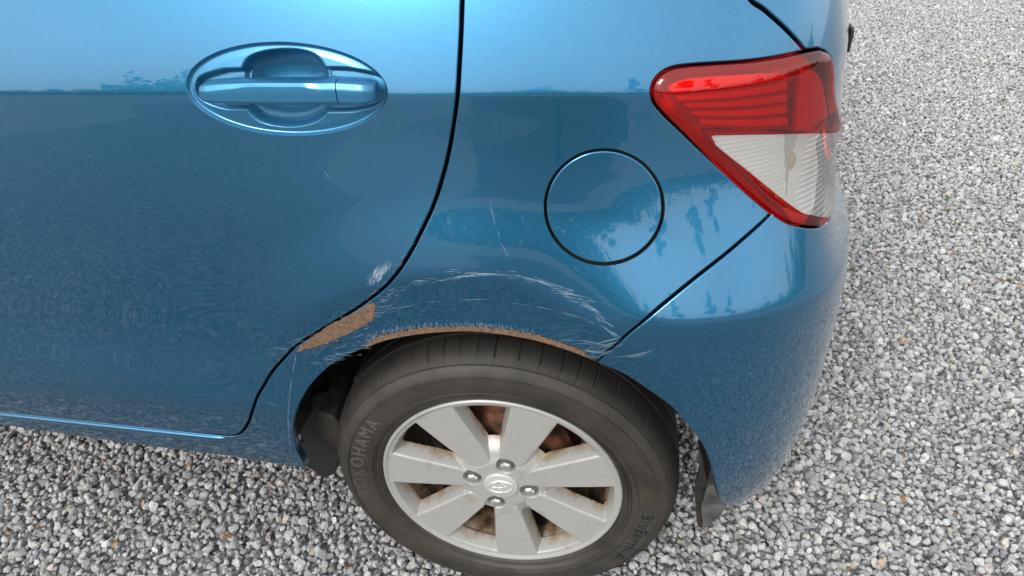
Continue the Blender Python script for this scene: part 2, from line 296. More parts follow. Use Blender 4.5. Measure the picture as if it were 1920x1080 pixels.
def paint_mat():
    m, t, b = mat('blue_metallic_paint'); tc = nd(t, 'ShaderNodeTexCoord')
    n = nd(t, 'ShaderNodeTexNoise'); n.inputs['Scale'].default_value = 1400; n.inputs['Detail'].default_value = 2
    r = nd(t, 'ShaderNodeValToRGB'); r.color_ramp.elements[0].position = .3; r.color_ramp.elements[1].position = .72
    r.color_ramp.elements[0].color = (.012, .122, .255, 1); r.color_ramp.elements[1].color = (.029, .212, .385, 1)
    n2 = nd(t, 'ShaderNodeTexNoise'); n2.inputs['Scale'].default_value = 5; n2.inputs['Detail'].default_value = 7; n2.inputs['Roughness'].default_value = .7
    r2 = nd(t, 'ShaderNodeMapRange'); r2.inputs['From Min'].default_value = .38; r2.inputs['From Max'].default_value = .75; r2.inputs['To Min'].default_value = 0; r2.inputs['To Max'].default_value = .05
    mxx = nd(t, 'ShaderNodeMix', data_type='RGBA'); mxx.inputs[7].default_value = (.22, .22, .21, 1)
    L = t.links.new
    L(tc.outputs['Object'], n.inputs['Vector']); L(tc.outputs['Object'], n2.inputs['Vector']); L(n.outputs['Fac'], r.inputs[0]); L(r.outputs[0], mxx.inputs[6])
    sz_ = nd(t, 'ShaderNodeSeparateXYZ'); L(tc.outputs['Object'], sz_.inputs[0]); hz = nd(t, 'ShaderNodeMapRange'); hz.inputs['From Min'].default_value = .52; hz.inputs['From Max'].default_value = .30; hz.inputs['To Max'].default_value = .28; L(sz_.outputs['Z'], hz.inputs['Value'])
    n5 = nd(t, 'ShaderNodeTexNoise'); n5.inputs['Scale'].default_value = 45; n5.inputs['Detail'].default_value = 8; n5.inputs['Roughness'].default_value = .75; L(tc.outputs['Object'], n5.inputs['Vector']); m5 = nd(t, 'ShaderNodeMath', operation='MULTIPLY'); L(hz.outputs[0], m5.inputs[0]); L(n5.outputs['Fac'], m5.inputs[1]); a5 = nd(t, 'ShaderNodeMath', operation='ADD')
    L(n2.outputs['Fac'], r2.inputs['Value']); L(r2.outputs[0], a5.inputs[0]); L(m5.outputs[0], a5.inputs[1]); L(a5.outputs[0], mxx.inputs[0]); L(mxx.outputs[2], b.inputs['Base Color'])
    b.inputs['Metallic'].default_value = .92; b.inputs['Roughness'].default_value = .26
    b.inputs['Coat Weight'].default_value = 1; b.inputs['Coat Roughness'].default_value = .02; b.inputs['Coat IOR'].default_value = 1.53
    n3 = nd(t, 'ShaderNodeTexNoise'); n3.inputs['Scale'].default_value = 90; n3.inputs['Detail'].default_value = 2
    bp = nd(t, 'ShaderNodeBump'); bp.inputs['Strength'].default_value = .04; bp.inputs['Distance'].default_value = .0004
    L(tc.outputs['Object'], n3.inputs['Vector']); L(n3.outputs['Fac'], bp.inputs['Height']); L(bp.outputs[0], b.inputs['Coat Normal'])
    return m
M = {}
M['paint'] = paint_mat()
M['satin'] = paint_mat(); M['satin'].name = 'weathered_blue_paint'; q_ = M['satin'].node_tree.nodes['Principled BSDF']; q_.inputs['Coat Roughness'].default_value = .16; q_.inputs['Coat Weight'].default_value = .7; q_.inputs['Roughness'].default_value = .42; q_.inputs['Metallic'].default_value = .7
M['black'] = simple('black_rubber', (.008, .008, .009), .6)
M['trim'] = simple('black_plastic', (.015, .015, .016), .45)
M['liner'] = noise_mat('liner_dirty_plastic', (.006, .006, .006), (.03, .024, .018), 25, .75, bump=.5)
M['under'] = noise_mat('underbody_dark', (.010, .009, .008), (.03, .026, .022), 12, .8)
M['glass'] = simple('tinted_glass', (.01, .012, .014), .03, Coat_Weight=.5)
M['chrome'] = simple('chrome', (.75, .75, .76), .12, 1.)

# ------------------------------------------------------------------ setting: ground
def ground_mat():
    m, t, b = mat('gravel_bed'); L = t.links.new; tc = nd(t, 'ShaderNodeTexCoord')
    v = nd(t, 'ShaderNodeTexVoronoi', feature='F1'); v.inputs['Scale'].default_value = 62
    v2 = nd(t, 'ShaderNodeTexVoronoi', feature='DISTANCE_TO_EDGE'); v2.inputs['Scale'].default_value = 62
    n = nd(t, 'ShaderNodeTexNoise'); n.inputs['Scale'].default_value = 1.3; n.inputs['Detail'].default_value = 6
    r = nd(t, 'ShaderNodeValToRGB'); e = r.color_ramp.elements; e[0].position = 0; e[0].color = (.15, .15, .154, 1); e[1].position = 1; e[1].color = (.45, .45, .455, 1)
    r2 = nd(t, 'ShaderNodeMapRange'); r2.inputs['From Max'].default_value = .12; r2.inputs['To Min'].default_value = .12; r2.inputs['To Max'].default_value = 1
    mm = nd(t, 'ShaderNodeMix', data_type='RGBA', blend_type='MULTIPLY'); mm.inputs[0].default_value = 1
    bw = nd(t, 'ShaderNodeRGBToBW')
    L(tc.outputs['Object'], v.inputs['Vector']); L(tc.outputs['Object'], v2.inputs['Vector']); L(v.outputs['Color'], bw.inputs[0]); L(bw.outputs[0], r.inputs[0])
    L(v2.outputs['Distance'], r2.inputs['Value']); L(r.outputs[0], mm.inputs[6]); L(r2.outputs[0], mm.inputs[7]); L(mm.outputs[2], b.inputs['Base Color'])
    bp = nd(t, 'ShaderNodeBump'); bp.inputs['Strength'].default_value = 1; bp.inputs['Distance'].default_value = .006; L(v2.outputs['Distance'], bp.inputs['Height']); L(bp.outputs[0], b.inputs['Normal'])
    b.inputs['Roughness'].default_value = .85
    return m
bm = bmesh.new()
bmesh.ops.create_grid(bm, x_segments=8, y_segments=8, size=120)
g0 = bmo('ground', bm, ground_mat()); g0.location = (0, 0, -.014); g0['kind'] = 'structure'; g0['label'] = 'grey gravel ground reaching out around the car'

# loose stones
def stone_mat():
    m, t, b = mat('crushed_granite'); L = t.links.new
    at = nd(t, 'ShaderNodeAttribute', attribute_type='INSTANCER', attribute_name='tint'); ah = nd(t, 'ShaderNodeAttribute', attribute_type='INSTANCER', attribute_name='hue')
    tc = nd(t, 'ShaderNodeTexCoord'); ad = nd(t, 'ShaderNodeVectorMath', operation='ADD'); cb = nd(t, 'ShaderNodeCombineXYZ'); ml = nd(t, 'ShaderNodeMath', operation='MULTIPLY'); ml.inputs[1].default_value = 57.
    L(at.outputs['Fac'], ml.inputs[0]); L(ml.outputs[0], cb.inputs[0]); L(ml.outputs[0], cb.inputs[2]); L(tc.outputs['Object'], ad.inputs[0]); L(cb.outputs[0], ad.inputs[1])
    r = nd(t, 'ShaderNodeValToRGB'); e = r.color_ramp.elements
    e[0].position = 0; e[0].color = (.22, .225, .23, 1); e[1].position = 1; e[1].color = (.86, .86, .855, 1)
    for p_, c_ in ((.18, (.38, .385, .395)), (.5, (.55, .555, .56)), (.85, (.72, .725, .725))): q = e.new(p_); q.color = (*c_, 1)
    h = nd(t, 'ShaderNodeValToRGB'); h.color_ramp.interpolation = 'CONSTANT'; e = h.color_ramp.elements
    e[0].position = 0; e[0].color = (1, 1, 1.01, 1); e[1].position = .975; e[1].color = (1.10, .97, .90, 1)
    for p_, c_ in ((.80, (1.03, 1.0, .95)), (.95, (1.10, 1.0, .86)), (.995, (1.1, .78, .6))): q = e.new(p_); q.color = (*c_, 1)
    n = nd(t, 'ShaderNodeTexNoise'); n.inputs['Scale'].default_value = 3.4; n.inputs['Detail'].default_value = 7; n.inputs['Roughness'].default_value = .85
    s = nd(t, 'ShaderNodeMapRange'); s.inputs['From Min'].default_value = .36; s.inputs['From Max'].default_value = .64; s.inputs['To Min'].default_value = .50; s.inputs['To Max'].default_value = 1.30
    m1 = nd(t, 'ShaderNodeMix', data_type='RGBA', blend_type='MULTIPLY'); m1.inputs[0].default_value = 1
    m2 = nd(t, 'ShaderNodeMix', data_type='RGBA', blend_type='MULTIPLY'); m2.inputs[0].default_value = 1
    L(at.outputs['Fac'], r.inputs[0]); L(ah.outputs['Fac'], h.inputs[0]); L(r.outputs[0], m1.inputs[6]); L(h.outputs[0], m1.inputs[7])
    L(ad.outputs[0], n.inputs['Vector']); L(n.outputs['Fac'], s.inputs['Value']); L(m1.outputs[2], m2.inputs[6]); L(s.outputs[0], m2.inputs[7]); L(m2.outputs[2], b.inputs['Base Color'])
    bp = nd(t, 'ShaderNodeBump'); bp.inputs['Strength'].default_value = .6; bp.inputs['Distance'].default_value = .12; L(n.outputs['Fac'], bp.inputs['Height']); L(bp.outputs[0], b.inputs['Normal'])
    b.inputs['Roughness'].default_value = .8
    return m
SM = stone_mat(); sc_ = bpy.data.collections.new('stone_shapes')
for k in range(20):
    bm = bmesh.new(); ax = np.array([1, rng.uniform(.66, 1), rng.uniform(.5, .85)])
    for q in range(16):
        v = rng.normal(size=3); v /= np.linalg.norm(v); v *= rng.uniform(.88, 1.05); bm.verts.new(tuple(v*ax))
    r_ = bmesh.ops.convex_hull(bm, input=bm.verts); bmesh.ops.delete(bm, geom=[v for v in bm.verts if not v.link_faces], context='VERTS')
    bmesh.ops.dissolve_limit(bm, angle_limit=.30, verts=bm.verts, edges=bm.edges)
    bmesh.ops.bevel(bm, geom=list(bm.edges), offset=.07, segments=1, affect='EDGES')
    bmesh.ops.triangulate(bm, faces=bm.faces)
    me = bpy.data.meshes.new('stone'); bm.to_mesh(me); bm.free(); me.materials.append(SM)
    sc_.objects.link(bpy.data.objects.new('stone_%02d' % k, me))
def region(x, y):
    front = (x > -4.2+.4*np.sin(y*3)) & (x < 2.0) & (y > -4.4+.3*np.sin(x*2.3)) & (y < .75)
    back = (x > .25) & (y >= .3) & (y < 7.2) & (x > .2+(y-.5)*.2) & (x < 1.9+.42*y)
    side = (x >= 2.0) & (x < 2.6) & (y > -.9) & (y < 2.)
    return front | back | side
def layer(sp, zlo, zhi, smin, smax, keep=1.):
    xs = np.arange(-4.6, 5.0, sp); ys = np.arange(-4.7, 7.2, sp*.87)
    X, Y = np.meshgrid(xs, ys); X = X+(np.arange(len(ys)) % 2)[:, None]*sp*.5
    X = X.ravel()+rng.normal(0, sp*.26, X.size); Y = Y.ravel()+rng.normal(0, sp*.26, Y.size)
    m = region(X, Y) & (rng.random(X.size) < keep); X, Y = X[m], Y[m]
    m = ~((X < -1.5) & (Y > .3)) & ~((X < .30) & (Y > .62)); X, Y = X[m], Y[m]
    n = len(X); sz = np.clip(rng.lognormal(math.log((smin+smax)/2*.92), .26, n), smin*.8, smax*1.3)
    Z = rng.uniform(zlo, zhi, n)
    # the tyre presses its stones down
    p_ = np.exp(-((X/.06)**2))*(np.abs(Y-.1) < .11); Z -= p_*.008
    return np.c_[X, Y, Z], sz
A1, s1 = layer(.0145, -.008, -.002, .0056, .0106); A2, s2 = layer(.0188, -.001, .0050, .0064, .0128, .9)
pts = np.vstack([A1, A2]); sz = np.r_[s1, s2]; n = len(pts)
me = bpy.data.meshes.new('gravel'); me.vertices.add(n); me.vertices.foreach_set('co', pts.astype(np.float32).ravel())
def attr(nm, ty, arr, key='value'):
    a = me.attributes.new(nm, ty, 'POINT'); a.data.foreach_set(key, np.ascontiguousarray(arr).ravel())
rot = rng.uniform(-math.pi, math.pi, (n, 3)).astype(np.float32); rot[:, 0] *= .35; rot[:, 1] *= .35
attr('rot', 'FLOAT_VECTOR', rot, 'vector'); attr('size', 'FLOAT', sz.astype(np.float32)); attr('tint', 'FLOAT', np.clip(rng.beta(2.6, 2.2, n), 0, 1).astype(np.float32)); attr('hue', 'FLOAT', rng.random(n).astype(np.float32))
attr('pick', 'INT', rng.integers(0, 20, n).astype(np.int32))
gravel = link('gravel', me, SM); tag(gravel, 'loose crushed granite gravel in pale grey with a few pink stones', 'gravel', kind='stuff')
ng = bpy.data.node_groups.new('scatter_stones', 'GeometryNodeTree'); ng.interface.new_socket('Geometry', in_out='INPUT', socket_type='NodeSocketGeometry'); ng.interface.new_socket('Geometry', in_out='OUTPUT', socket_type='NodeSocketGeometry')
gi = ng.nodes.new('NodeGroupInput'); go = ng.nodes.new('NodeGroupOutput'); ip = ng.nodes.new('GeometryNodeInstanceOnPoints'); ci = ng.nodes.new('GeometryNodeCollectionInfo')
ci.inputs['Collection'].default_value = sc_; ci.inputs['Separate Children'].default_value = True; ip.inputs['Pick Instance'].default_value = True
def named(nm, ty):
    a = ng.nodes.new('GeometryNodeInputNamedAttribute'); a.data_type = ty; a.inputs['Name'].default_value = nm; return a
aR, aS, aP = named('rot', 'FLOAT_VECTOR'), named('size', 'FLOAT'), named('pick', 'INT'); l = ng.links.new
l(gi.outputs[0], ip.inputs['Points']); l(ci.outputs[0], ip.inputs['Instance']); l(aP.outputs['Attribute'], ip.inputs['Instance Index']); l(aR.outputs['Attribute'], ip.inputs['Rotation']); l(aS.outputs['Attribute'], ip.inputs['Scale']); l(ip.outputs[0], go.inputs[0])
gravel.modifiers.new('scatter', 'NODES').node_group = ng
print('stones', n)

# ------------------------------------------------------------------ the car
car = empty('hatchback_car'); tag(car, 'blue metallic hatchback with a scratched and rusty rear wheel arch on gravel', 'car')
B = BK_
gapD = np.vstack([[(.012, 1.16), (.003, 1.12)], B['door_gap']])
gapB = np.vstack([B['door_gap'][-1:], B['door_bottom'], [(-1.27, .352)]]); lowq = np.array([[0, 0]]+[[0, .0012]]*(len(gapB)-1))
doorL = [(-1.27, .352), (-1.275, .7), (-1.27, 1.16)]
door_out = chain(gapD, gapB-lowq, doorL, [(-1.27, 1.16), (.012, 1.16)])
dish = B['dish']; dish = dish[::-1] if ((dish[:, 0]*np.roll(dish[:, 1], -1)-dish[:, 1]*np.roll(dish[:, 0], -1)).sum() < 0) else dish
dish = smooth_line(np.vstack([dish, dish[:1]]), .003)[:-1]
door = panel('rear_door', door_out, M['paint'], car, gap=.0024, holes=[dish])

# quarter panel with sill, arch opening and filler opening
cap = B['cap']; cap = cap[::-1] if ((cap[:, 0]*np.roll(cap[:, 1], -1)-cap[:, 1]*np.roll(cap[:, 0], -1)).sum() < 0) else cap
cap = smooth_line(np.vstack([cap, cap[:1]]), .004)[:-1]
bot = B['bottom']
tail = B['tail']; tailgate = np.vstack([[(.285, 1.16), (.305, 1.10)], B['tailgate']])
up_gap = gapD[::-1]
quarter_out = chain((gapB+lowq)[::-1], B['door_gap'][::-1], [gapD[2], gapD[1], gapD[0]], [(.012, 1.16), (.285, 1.16)], tailgate, tail[:13], [tail[12], B['bumper_gap'][0]], B['bumper_gap'], [B['bumper_gap'][-1], B['arch_front'][-1]], B['arch_front'][::-1],
                    [B['arch_front'][0], bot[-1]], bot[::-1], [bot[0], (-1.27, .337)], [(-1.27, .337), (-1.27, .352)])
quarter = panel('quarter_panel', quarter_out, M['paint'], car, gap=.0018, holes=[inset(cap, -.0012)], depth=.016)
# half-round moulding pressed into the top of the sill, just under the door
gl_ = smooth_line(np.vstack([B['door_gap'][-3:], B['door_bottom'], [(-1.27, .352)]]), .006)
sm_, zm_ = gl_[:, 0], gl_[:, 1]-.0095
dp = -.0030-.010*sst(-.50, -.435, sm_)
nb_ = N(sm_, zm_); c0_ = P(sm_, zm_)+nb_*dp[:, None]; Tz = np.cross(np.gradient(c0_, axis=0), nb_); Tz /= np.linalg.norm(Tz, axis=1, keepdims=True); Tz *= np.sign(Tz[:, 2:3])
X = np.stack([c0_+(nb_*math.cos(a)+Tz*math.sin(a))*.0066 for a in np.linspace(-1.3, 1.75, 14)], 1)
link('sill_moulding', grid_mesh(X, flip=False), M['paint'], car)
# filler flap
flap = panel('fuel_flap', inset(cap, .0024), M['paint'], car, gap=0, r=.0018, depth=.01, off=.0005)
# filler opening wall
co = inset(cap, -.0012); nb = N(co[:, 0], co[:, 1]); P0 = P(co[:, 0], co[:, 1])
link('filler_recess', grid_mesh(np.stack([P0, P0-nb*.0006, P0-nb*.012, P0-nb*.012-(P0-P0.mean(0))*.06], 1), closeu=True), M['trim'], car)

# rear bumper
bump_out = chain(B['bumper_gap'], B['arch_rear'], [B['arch_rear'][-1], (.365, .262), (.42, .235), (.5, .235), (.7, .235)], [(.7, .235), (1.93, .235)], [(1.93, .235), (1.93, .755)], [(1.93, .755), (.9, .755), (.6, .757), B['tail'][-1]], B['tail'][12:][::-1])
bumper = panel('rear_bumper', bump_out, M['paint'], car, gap=.0012, depth=.012, rows=np.arange(.2, .85, .008), step=.010)
# tailgate side and back
tR = B['tailR']
lampR = np.vstack([tR, [(.5185, .886), (.545, .866), (.60, .858), (.76, .852)]])
tg_out = chain(tailgate, [tailgate[-1], lampR[0]], lampR, [lampR[-1], (.76, .765)], [(.76, .765), (1.93, .765)], [(1.93, .765), (1.93, 1.16)], [(1.93, 1.16), (.285, 1.16)])
tgate = panel('tailgate', tg_out, M['paint'], car, gap=.0024, depth=.015)
# inner dark structure behind all gaps
SI = np.linspace(-2.2, 2.1, 260); ZI = np.linspace(.30, 1.15, 60)
sg, zg = np.meshgrid(SI, ZI, indexing='ij'); PI_ = P(sg.ravel(), zg.ravel())-N(sg.ravel(), zg.ravel())*.048
gm = grid_mesh(PI_.reshape(len(SI), len(ZI), 3)); bm = bmesh.new(); bm.from_mesh(gm)
bmesh.ops.delete(bm, geom=[f for f in bm.faces if math.hypot(f.calc_center_median().x-.0, f.calc_center_median().z-.30) < .385 or (f.calc_center_median().x > .18 and f.calc_center_median().z < .58 and f.calc_center_median().y < .1)], context='FACES')
bmo('inner_shell', bm, M['under'], car, smooth=True)
ce = np.array([0., 0., 0.])

# ---- handle
cD = dish.mean(0); tt = np.unique(np.r_[np.linspace(0, .82, 50), np.linspace(.82, 1, 44)])
G2 = cD+tt[:, None, None]*(dish-cD)[None]; sh = G2.shape[:2]; fl = G2.reshape(-1, 2); TT = np.repeat(tt, sh[1])
bowl = chain(np.vstack([B['bowl'], B['bowl'][:1]]), step=.003); slot = chain(np.vstack([B['slot'], B['slot'][:1]]), step=.003)
db, ds = sdist(fl, bowl), sdist(fl, slot)
dd_ = sdist(fl, dish); h = np.interp(dd_, [0, .0009, .0018, .0030, .0042, .0060, .0085, .012, .03], [0, -.0009, -.0030, -.0044, -.0050, -.0048, -.0044, -.0038, -.0026])
h = h-.013*sst(-.0015, .0025, ds)*(1-sst(-.001, .004, db))
h = h-(.006*sst(-.003, .002, db)+.026*np.sqrt(np.clip(1-(1-np.clip(db/.030, 0, 1))**2, 0, 1)))*sst(-.003, .001, db)
W = P(fl[:, 0], fl[:, 1])+N(fl[:, 0], fl[:, 1])*h[:, None]
X = W.reshape(sh[0], sh[1], 3); X = np.concatenate([X, X[:, :1]], 1)
dsh = link('handle_recess', grid_mesh(X, flip=True), M['satin'], door)
bt, bb_ = smooth_line(B['bar_top'], .002), smooth_line(B['bar_bot'], .002)
nst = 120; us = np.linspace(0, 1, nst)
s0, s1_ = max(bt[0, 0], bb_[0, 0]), min(bt[-1, 0], bb_[-1, 0])-.0045
sc = s0+(s1_-s0)*(.5-.5*np.cos(np.pi*us)); SH = -.0022
zt = np.interp(sc, bt[:, 0], bt[:, 1]); zb = np.interp(sc, bb_[:, 0], bb_[:, 1])
ucap = np.interp(B['bar_top'][7, 0], sc, us)
def bar(name, m, u0, u1):
    uu = np.linspace(u0, u1, 90); s_ = np.interp(uu, us, sc); a = np.interp(uu, us, zt); b = np.interp(uu, us, zb)
    e = np.clip(np.minimum((s_-s0), (s1_-s_))/.016, 0, 1); of = .014+.012*np.sqrt(1-(1-e)**2)
    rings = []
    hh = a-b
    bw_ = np.interp(s_, [s0, s0+.02, s0+.075, s1_-.085, s1_-.065, s1_], [.30, .30, .16, .16, .28, .30])
    sec = [(0, .10), (0, .55), (.04, .80), (.10, .93), (.22, 1.0), (.55, 1.0), (.80, 1.0), (.88, .99), (.93, .96), ('b', .88), (1.0, .62), (1.0, .40), (1.0, .10)]
    for zz, oo in sec:
        if zz == 'b': zf = 1-bw_*.25
        elif zz in (.55, .80, .88, .93): zf = {.55: .5, .80: 1-bw_*1.0-.05, .88: 1-bw_, .93: 1-bw_*.82}[zz]+0*bw_
        else: zf = zz+0*bw_
        z_ = b+hh*zf
        o_ = .003+(of-.003)*oo
        q_ = P(s_+SH, z_*0+.966)+N(s_+SH, z_*0+.966)*o_[:, None]; q_[:, 1] += (z_-.966)*.05; q_[:, 2] = z_; rings.append(q_)
    X = np.stack(rings, 1)
    me = grid_mesh(X); bm = bmesh.new(); bm.from_mesh(me)
    for i in (0, 89):
        vs = [bm.verts[j] for j in range(0)] if False else None
    bm.verts.ensure_lookup_table(); k = len(sec)
    for i in (0, 89): bm.faces.new([bm.verts[i*k+j] for j in range(k)])
    bmesh.ops.recalc_face_normals(bm, faces=bm.faces)
    for e_ in bm.edges: e_.smooth = e_.calc_face_angle(0) < .42
    o = bmo(name, bm, m, door, smooth=True)
    return o
bar('door_handle', M['satin'], 0, ucap-.0022); kc = bar('handle_end_cap', M['satin'], ucap+.0022, 1)

# ---- tail lamp
lamp = empty('tail_lamp', parent=car)
lampB = np.array([(.76, .768), (.60, .768)])
lo_ = chain(tail, [tail[-1], (.52, .767), (.60, .768), (.76, .768)], [(.76, .768), (.76, .856)], lampR[::-1], [lampR[0], tail[0]], step=.005)
win = chain([B['tail_win'][0], B['tail_win'][1], B['tail_win'][2], B['tail_win'][3], B['tail_win'][4]], [B['tail_win'][4], (.74, .845)], [(.74, .845), (.74, .779)], [(.74, .779), (.52, .777), B['tail_winB'][0]], B['tail_winB'], step=.005)
def bulge(s, z):
    p_ = np.c_[np.ravel(s), np.ravel(z)]; d = np.clip(sdist(p_, lo_), 0, 1).reshape(np.shape(s)); return .0005+.0065*np.sqrt(np.clip(1-(1-np.clip(d/.014, 0, 1))**2, 0, 1))
# sharp vertical character line near the outer corner of the lens
lens_rows = np.arange(.75, 1.02, .0045)
def lens_mat(name, tint, refl=.06, haze=.0, hcol=(.5, .5, .5)):
    m = bpy.data.materials.new(name); m.use_nodes = True; t = m.node_tree; t.nodes.clear(); L = t.links.new
    tr = nd(t, 'ShaderNodeBsdfTransparent'); tr.inputs[0].default_value = (*tint, 1); gl = nd(t, 'ShaderNodeBsdfGlossy'); gl.inputs['Roughness'].default_value = .025
    fr = nd(t, 'ShaderNodeFresnel'); fr.inputs[0].default_value = 1.58; mx_ = nd(t, 'ShaderNodeMixShader'); df = nd(t, 'ShaderNodeBsdfDiffuse'); df.inputs[0].default_value = (*hcol, 1); m2 = nd(t, 'ShaderNodeMixShader'); m2.inputs[0].default_value = haze
    o = nd(t, 'ShaderNodeOutputMaterial'); L(tr.outputs[0], m2.inputs[1]); L(df.outputs[0], m2.inputs[2]); L(fr.outputs[0], mx_.inputs[0]); L(m2.outputs[0], mx_.inputs[1]); L(gl.outputs[0], mx_.inputs[2]); L(mx_.outputs[0], o.inputs[0])
    return m
M['redlens'] = lens_mat('red_lens', (.95, .045, .030), haze=.10, hcol=(.45, .010, .008))
M['clearlens'] = lens_mat('clear_lens', (.93, .93, .92), haze=.20, hcol=(.70, .69, .67))
M['silver'] = simple('lamp_reflector', (.80, .79, .77), .35, .25)
M['redback'] = simple('red_reflector', (.95, .30, .22), .28, .35)
panel('red_lens', lo_, M['redlens'], lamp, gap=.0012, r=.0015, depth=.012, holes=[win], offf=bulge, rows=lens_rows, step=.006)
div2 = B['tail_div2']
def flute(s, z):
    b = bulge(s, z); p_ = np.c_[np.ravel(s), np.ravel(z)]
    sd_ = np.interp(z, div2[::-1, 1], div2[::-1, 0])
    r_ = sst(0, .004, s-sd_)
    return b+.0004*np.sin((z+.03*s)*2*np.pi/.0066)*r_
panel('clear_lens', win, M['clearlens'], lamp, gap=0, r=.0004, depth=.008, offf=flute, rows=np.arange(.75, .95, .0012), step=.006)
panel('lamp_housing', lo_, simple('lamp_backing_red', (.60, .030, .022), .5), lamp, gap=.001, off=-.026, rows=lens_rows, depth=.002, holes=[win])
rd = B['tail_red']; rd = chain(np.vstack([rd, rd[:1]]), step=.004)
panel('red_reflector', rd, simple('deep_red_reflector', (.42, .02, .015), .35, .2), lamp, gap=0, r=.001, depth=.008, off=-.020, rows=lens_rows, step=.008)
def rz(s, v): zb_ = .9285-.17*(s-.277); return zb_+(.9665-zb_)*v
def rib(v0, v1, m, o_=-.011):
    sl = lambda v: .279-.039*v; sr_ = lambda v: .403-.010*v
    bl = [(s_, rz(s_, v0)) for s_ in np.linspace(sl(v0), sr_(v0), 4)]; tl = [(s_, rz(s_, v1)) for s_ in np.linspace(sr_(v1), sl(v1), 4)]
    panel('rib', chain(bl, [bl[-1], tl[0]], tl, [tl[-1], bl[0]], step=.003), m, lamp, gap=0, r=.0012, depth=.009, off=o_, rows=np.arange(.9, 1., .003), step=.012)
for k in range(4): rib((k+.13)/4, (k+.80)/4, M['redback'])
tp_ = chain([(.2395, .9700), (.30, .9700), (.398, .9690)], [(.398, .9690), (.3761, .9791)], [(.3761, .9791), (.3252, .9842), (.2609, .9859), (.2376, .9800), (.2370, .9730)], [(.2370, .9730), (.2395, .9700)], step=.003)
panel('upper_reflector', tp_, simple('bright_red_reflector', (.95, .48, .38), .25, .3), lamp, gap=0, r=.001, depth=.008, off=-.010, rows=lens_rows, step=.008)
rc = chain([(.408, .978), (.450, .957), (.490, .895)], [(.490, .895), (.408, .900)], [(.408, .900), (.408, .978)], step=.004)
panel('corner_reflector', rc, M['silver'], lamp, gap=0, r=.001, depth=.006, off=-.0045, rows=lens_rows, step=.006)
dv = B['tail_div']
wl = chain([B['tail_win'][0], B['tail_win'][1], B['tail_win'][2], dv[0]], dv, [dv[-1], B['tail_winB'][3]], [B['tail_winB'][3], B['tail_winB'][4]], [B['tail_winB'][4], B['tail_win'][0]], step=.004)
wr = chain([dv[0], B['tail_win'][4]], [B['tail_win'][4], (.74, .845)], [(.74, .845), (.74, .779)], [(.74, .779), (.45, .776), dv[-1]], dv[::-1], step=.004)
def wrib(s, z): return -.006+.0016*np.abs((z/.0052) % 1-.5)*2
panel('ribbed_reflector', wl, M['silver'], lamp, gap=.0006, r=.0005, depth=.018, offf=wrib, rows=np.arange(.75, .95, .0013), step=.006)
panel('bulb_reflector', wr, M['silver'], lamp, gap=.0006, r=.0005, depth=.01, off=-.019, rows=lens_rows, step=.008)
dvp = chain(dv[:1]+[[0, 0]], B['tail_div2'][:1]+[[0, 0]]) if False else chain([dv[0], B['tail_div2'][0]], B['tail_div2'], dv[::-1], step=.003)
panel('divider_strip', dvp, simple('lamp_divider', (.30, .285, .27), .4), lamp, gap=0, r=.0003, depth=.012, offf=lambda s, z: -.0075+.0012*np.abs((z/.0042) % 1-.5)*2, rows=np.arange(.75, .95, .001), step=.004)
bm = bmesh.new(); bmesh.ops.create_uvsphere(bm, u_segments=20, v_segments=12, radius=.0095)
am = B['tail_amber'].mean(0); pa = P(am[0], am[1])-N(am[0], am[1])*.013
for v in bm.verts: v.co.z *= 1.5
bu = bmo('amber_bulb', bm, simple('amber_glass', (.40, .13, .03), .3, Coat_Weight=.6), lamp, smooth=True); bu.location = tuple(pa)

# ---- arch lip, liner
M['rust'] = noise_mat('rusty_primer', (.075, .042, .026), (.150, .090, .055), 190, .9, detail=14, lo=.30, hi=.62, bump=.12, bscale=600, dist_=.0006)
def liner():
    an = np.linspace(math.radians(18), math.radians(179), 90); ys = np.array([.035, .06, .14, .22, .30, .34])
    X = np.zeros((len(an), len(ys), 3))
    for i, a in enumerate(an):
        for j, y in enumerate(ys):
            rr = .392-.012*(j == 5)+.004*math.sin(a*17+j)+(.02*max(0, (math.degrees(a)-165)/45) if a > 2.88 else 0)
            X[i, j] = (rr*math.cos(a), y-.005, .30+rr*math.sin(a))
    return link('wheel_arch_liner', grid_mesh(X), M['liner'], car)
liner()
# inner wall of the wheel house
bm = bmesh.new(); c0 = bm.verts.new((-.05, .335, .34)); ring = [bm.verts.new((.40*math.cos(a), .335, .30+.40*math.sin(a))) for a in np.linspace(math.radians(35), math.radians(216), 40)]
for i in range(39): bm.faces.new((c0, ring[i], ring[i+1]))
bmo('wheel_house_wall', bm, M['liner'], car)
# ragged splash flap and dirt at the front of the wheel house
bm = bmesh.new()
pl = [(-.345, .345), (-.335, .325), (-.322, .305), (-.306, .294), (-.290, .297), (-.282, .315), (-.286, .35), (-.30, .39), (-.33, .40)]
f_ = bm.faces.new([bm.verts.new((x, .05+.05*(.4-z), z)) for x, z in pl]); r_ = bmesh.ops.extrude_face_region(bm, geom=[f_]); bmesh.ops.translate(bm, verts=[v for v in r_['geom'] if isinstance(v, bmesh.types.BMVert)], vec=(0, .10, 0)); bmesh.ops.recalc_face_normals(bm, faces=bm.faces)
bmo('front_splash_guard', bm, M['liner'], car, bevel=.004)
bm = bmesh.new()
pl = [(0.3448, 0.035, 0.3087), (0.3572, 0.035, 0.308), (0.3679, 0.035, 0.3001), (0.3816, 0.035, 0.2559), (0.3734, 0.035, 0.2313), (0.3576, 0.035, 0.1979), (0.349, 0.035, 0.1948), (0.3397, 0.035, 0.2514)]
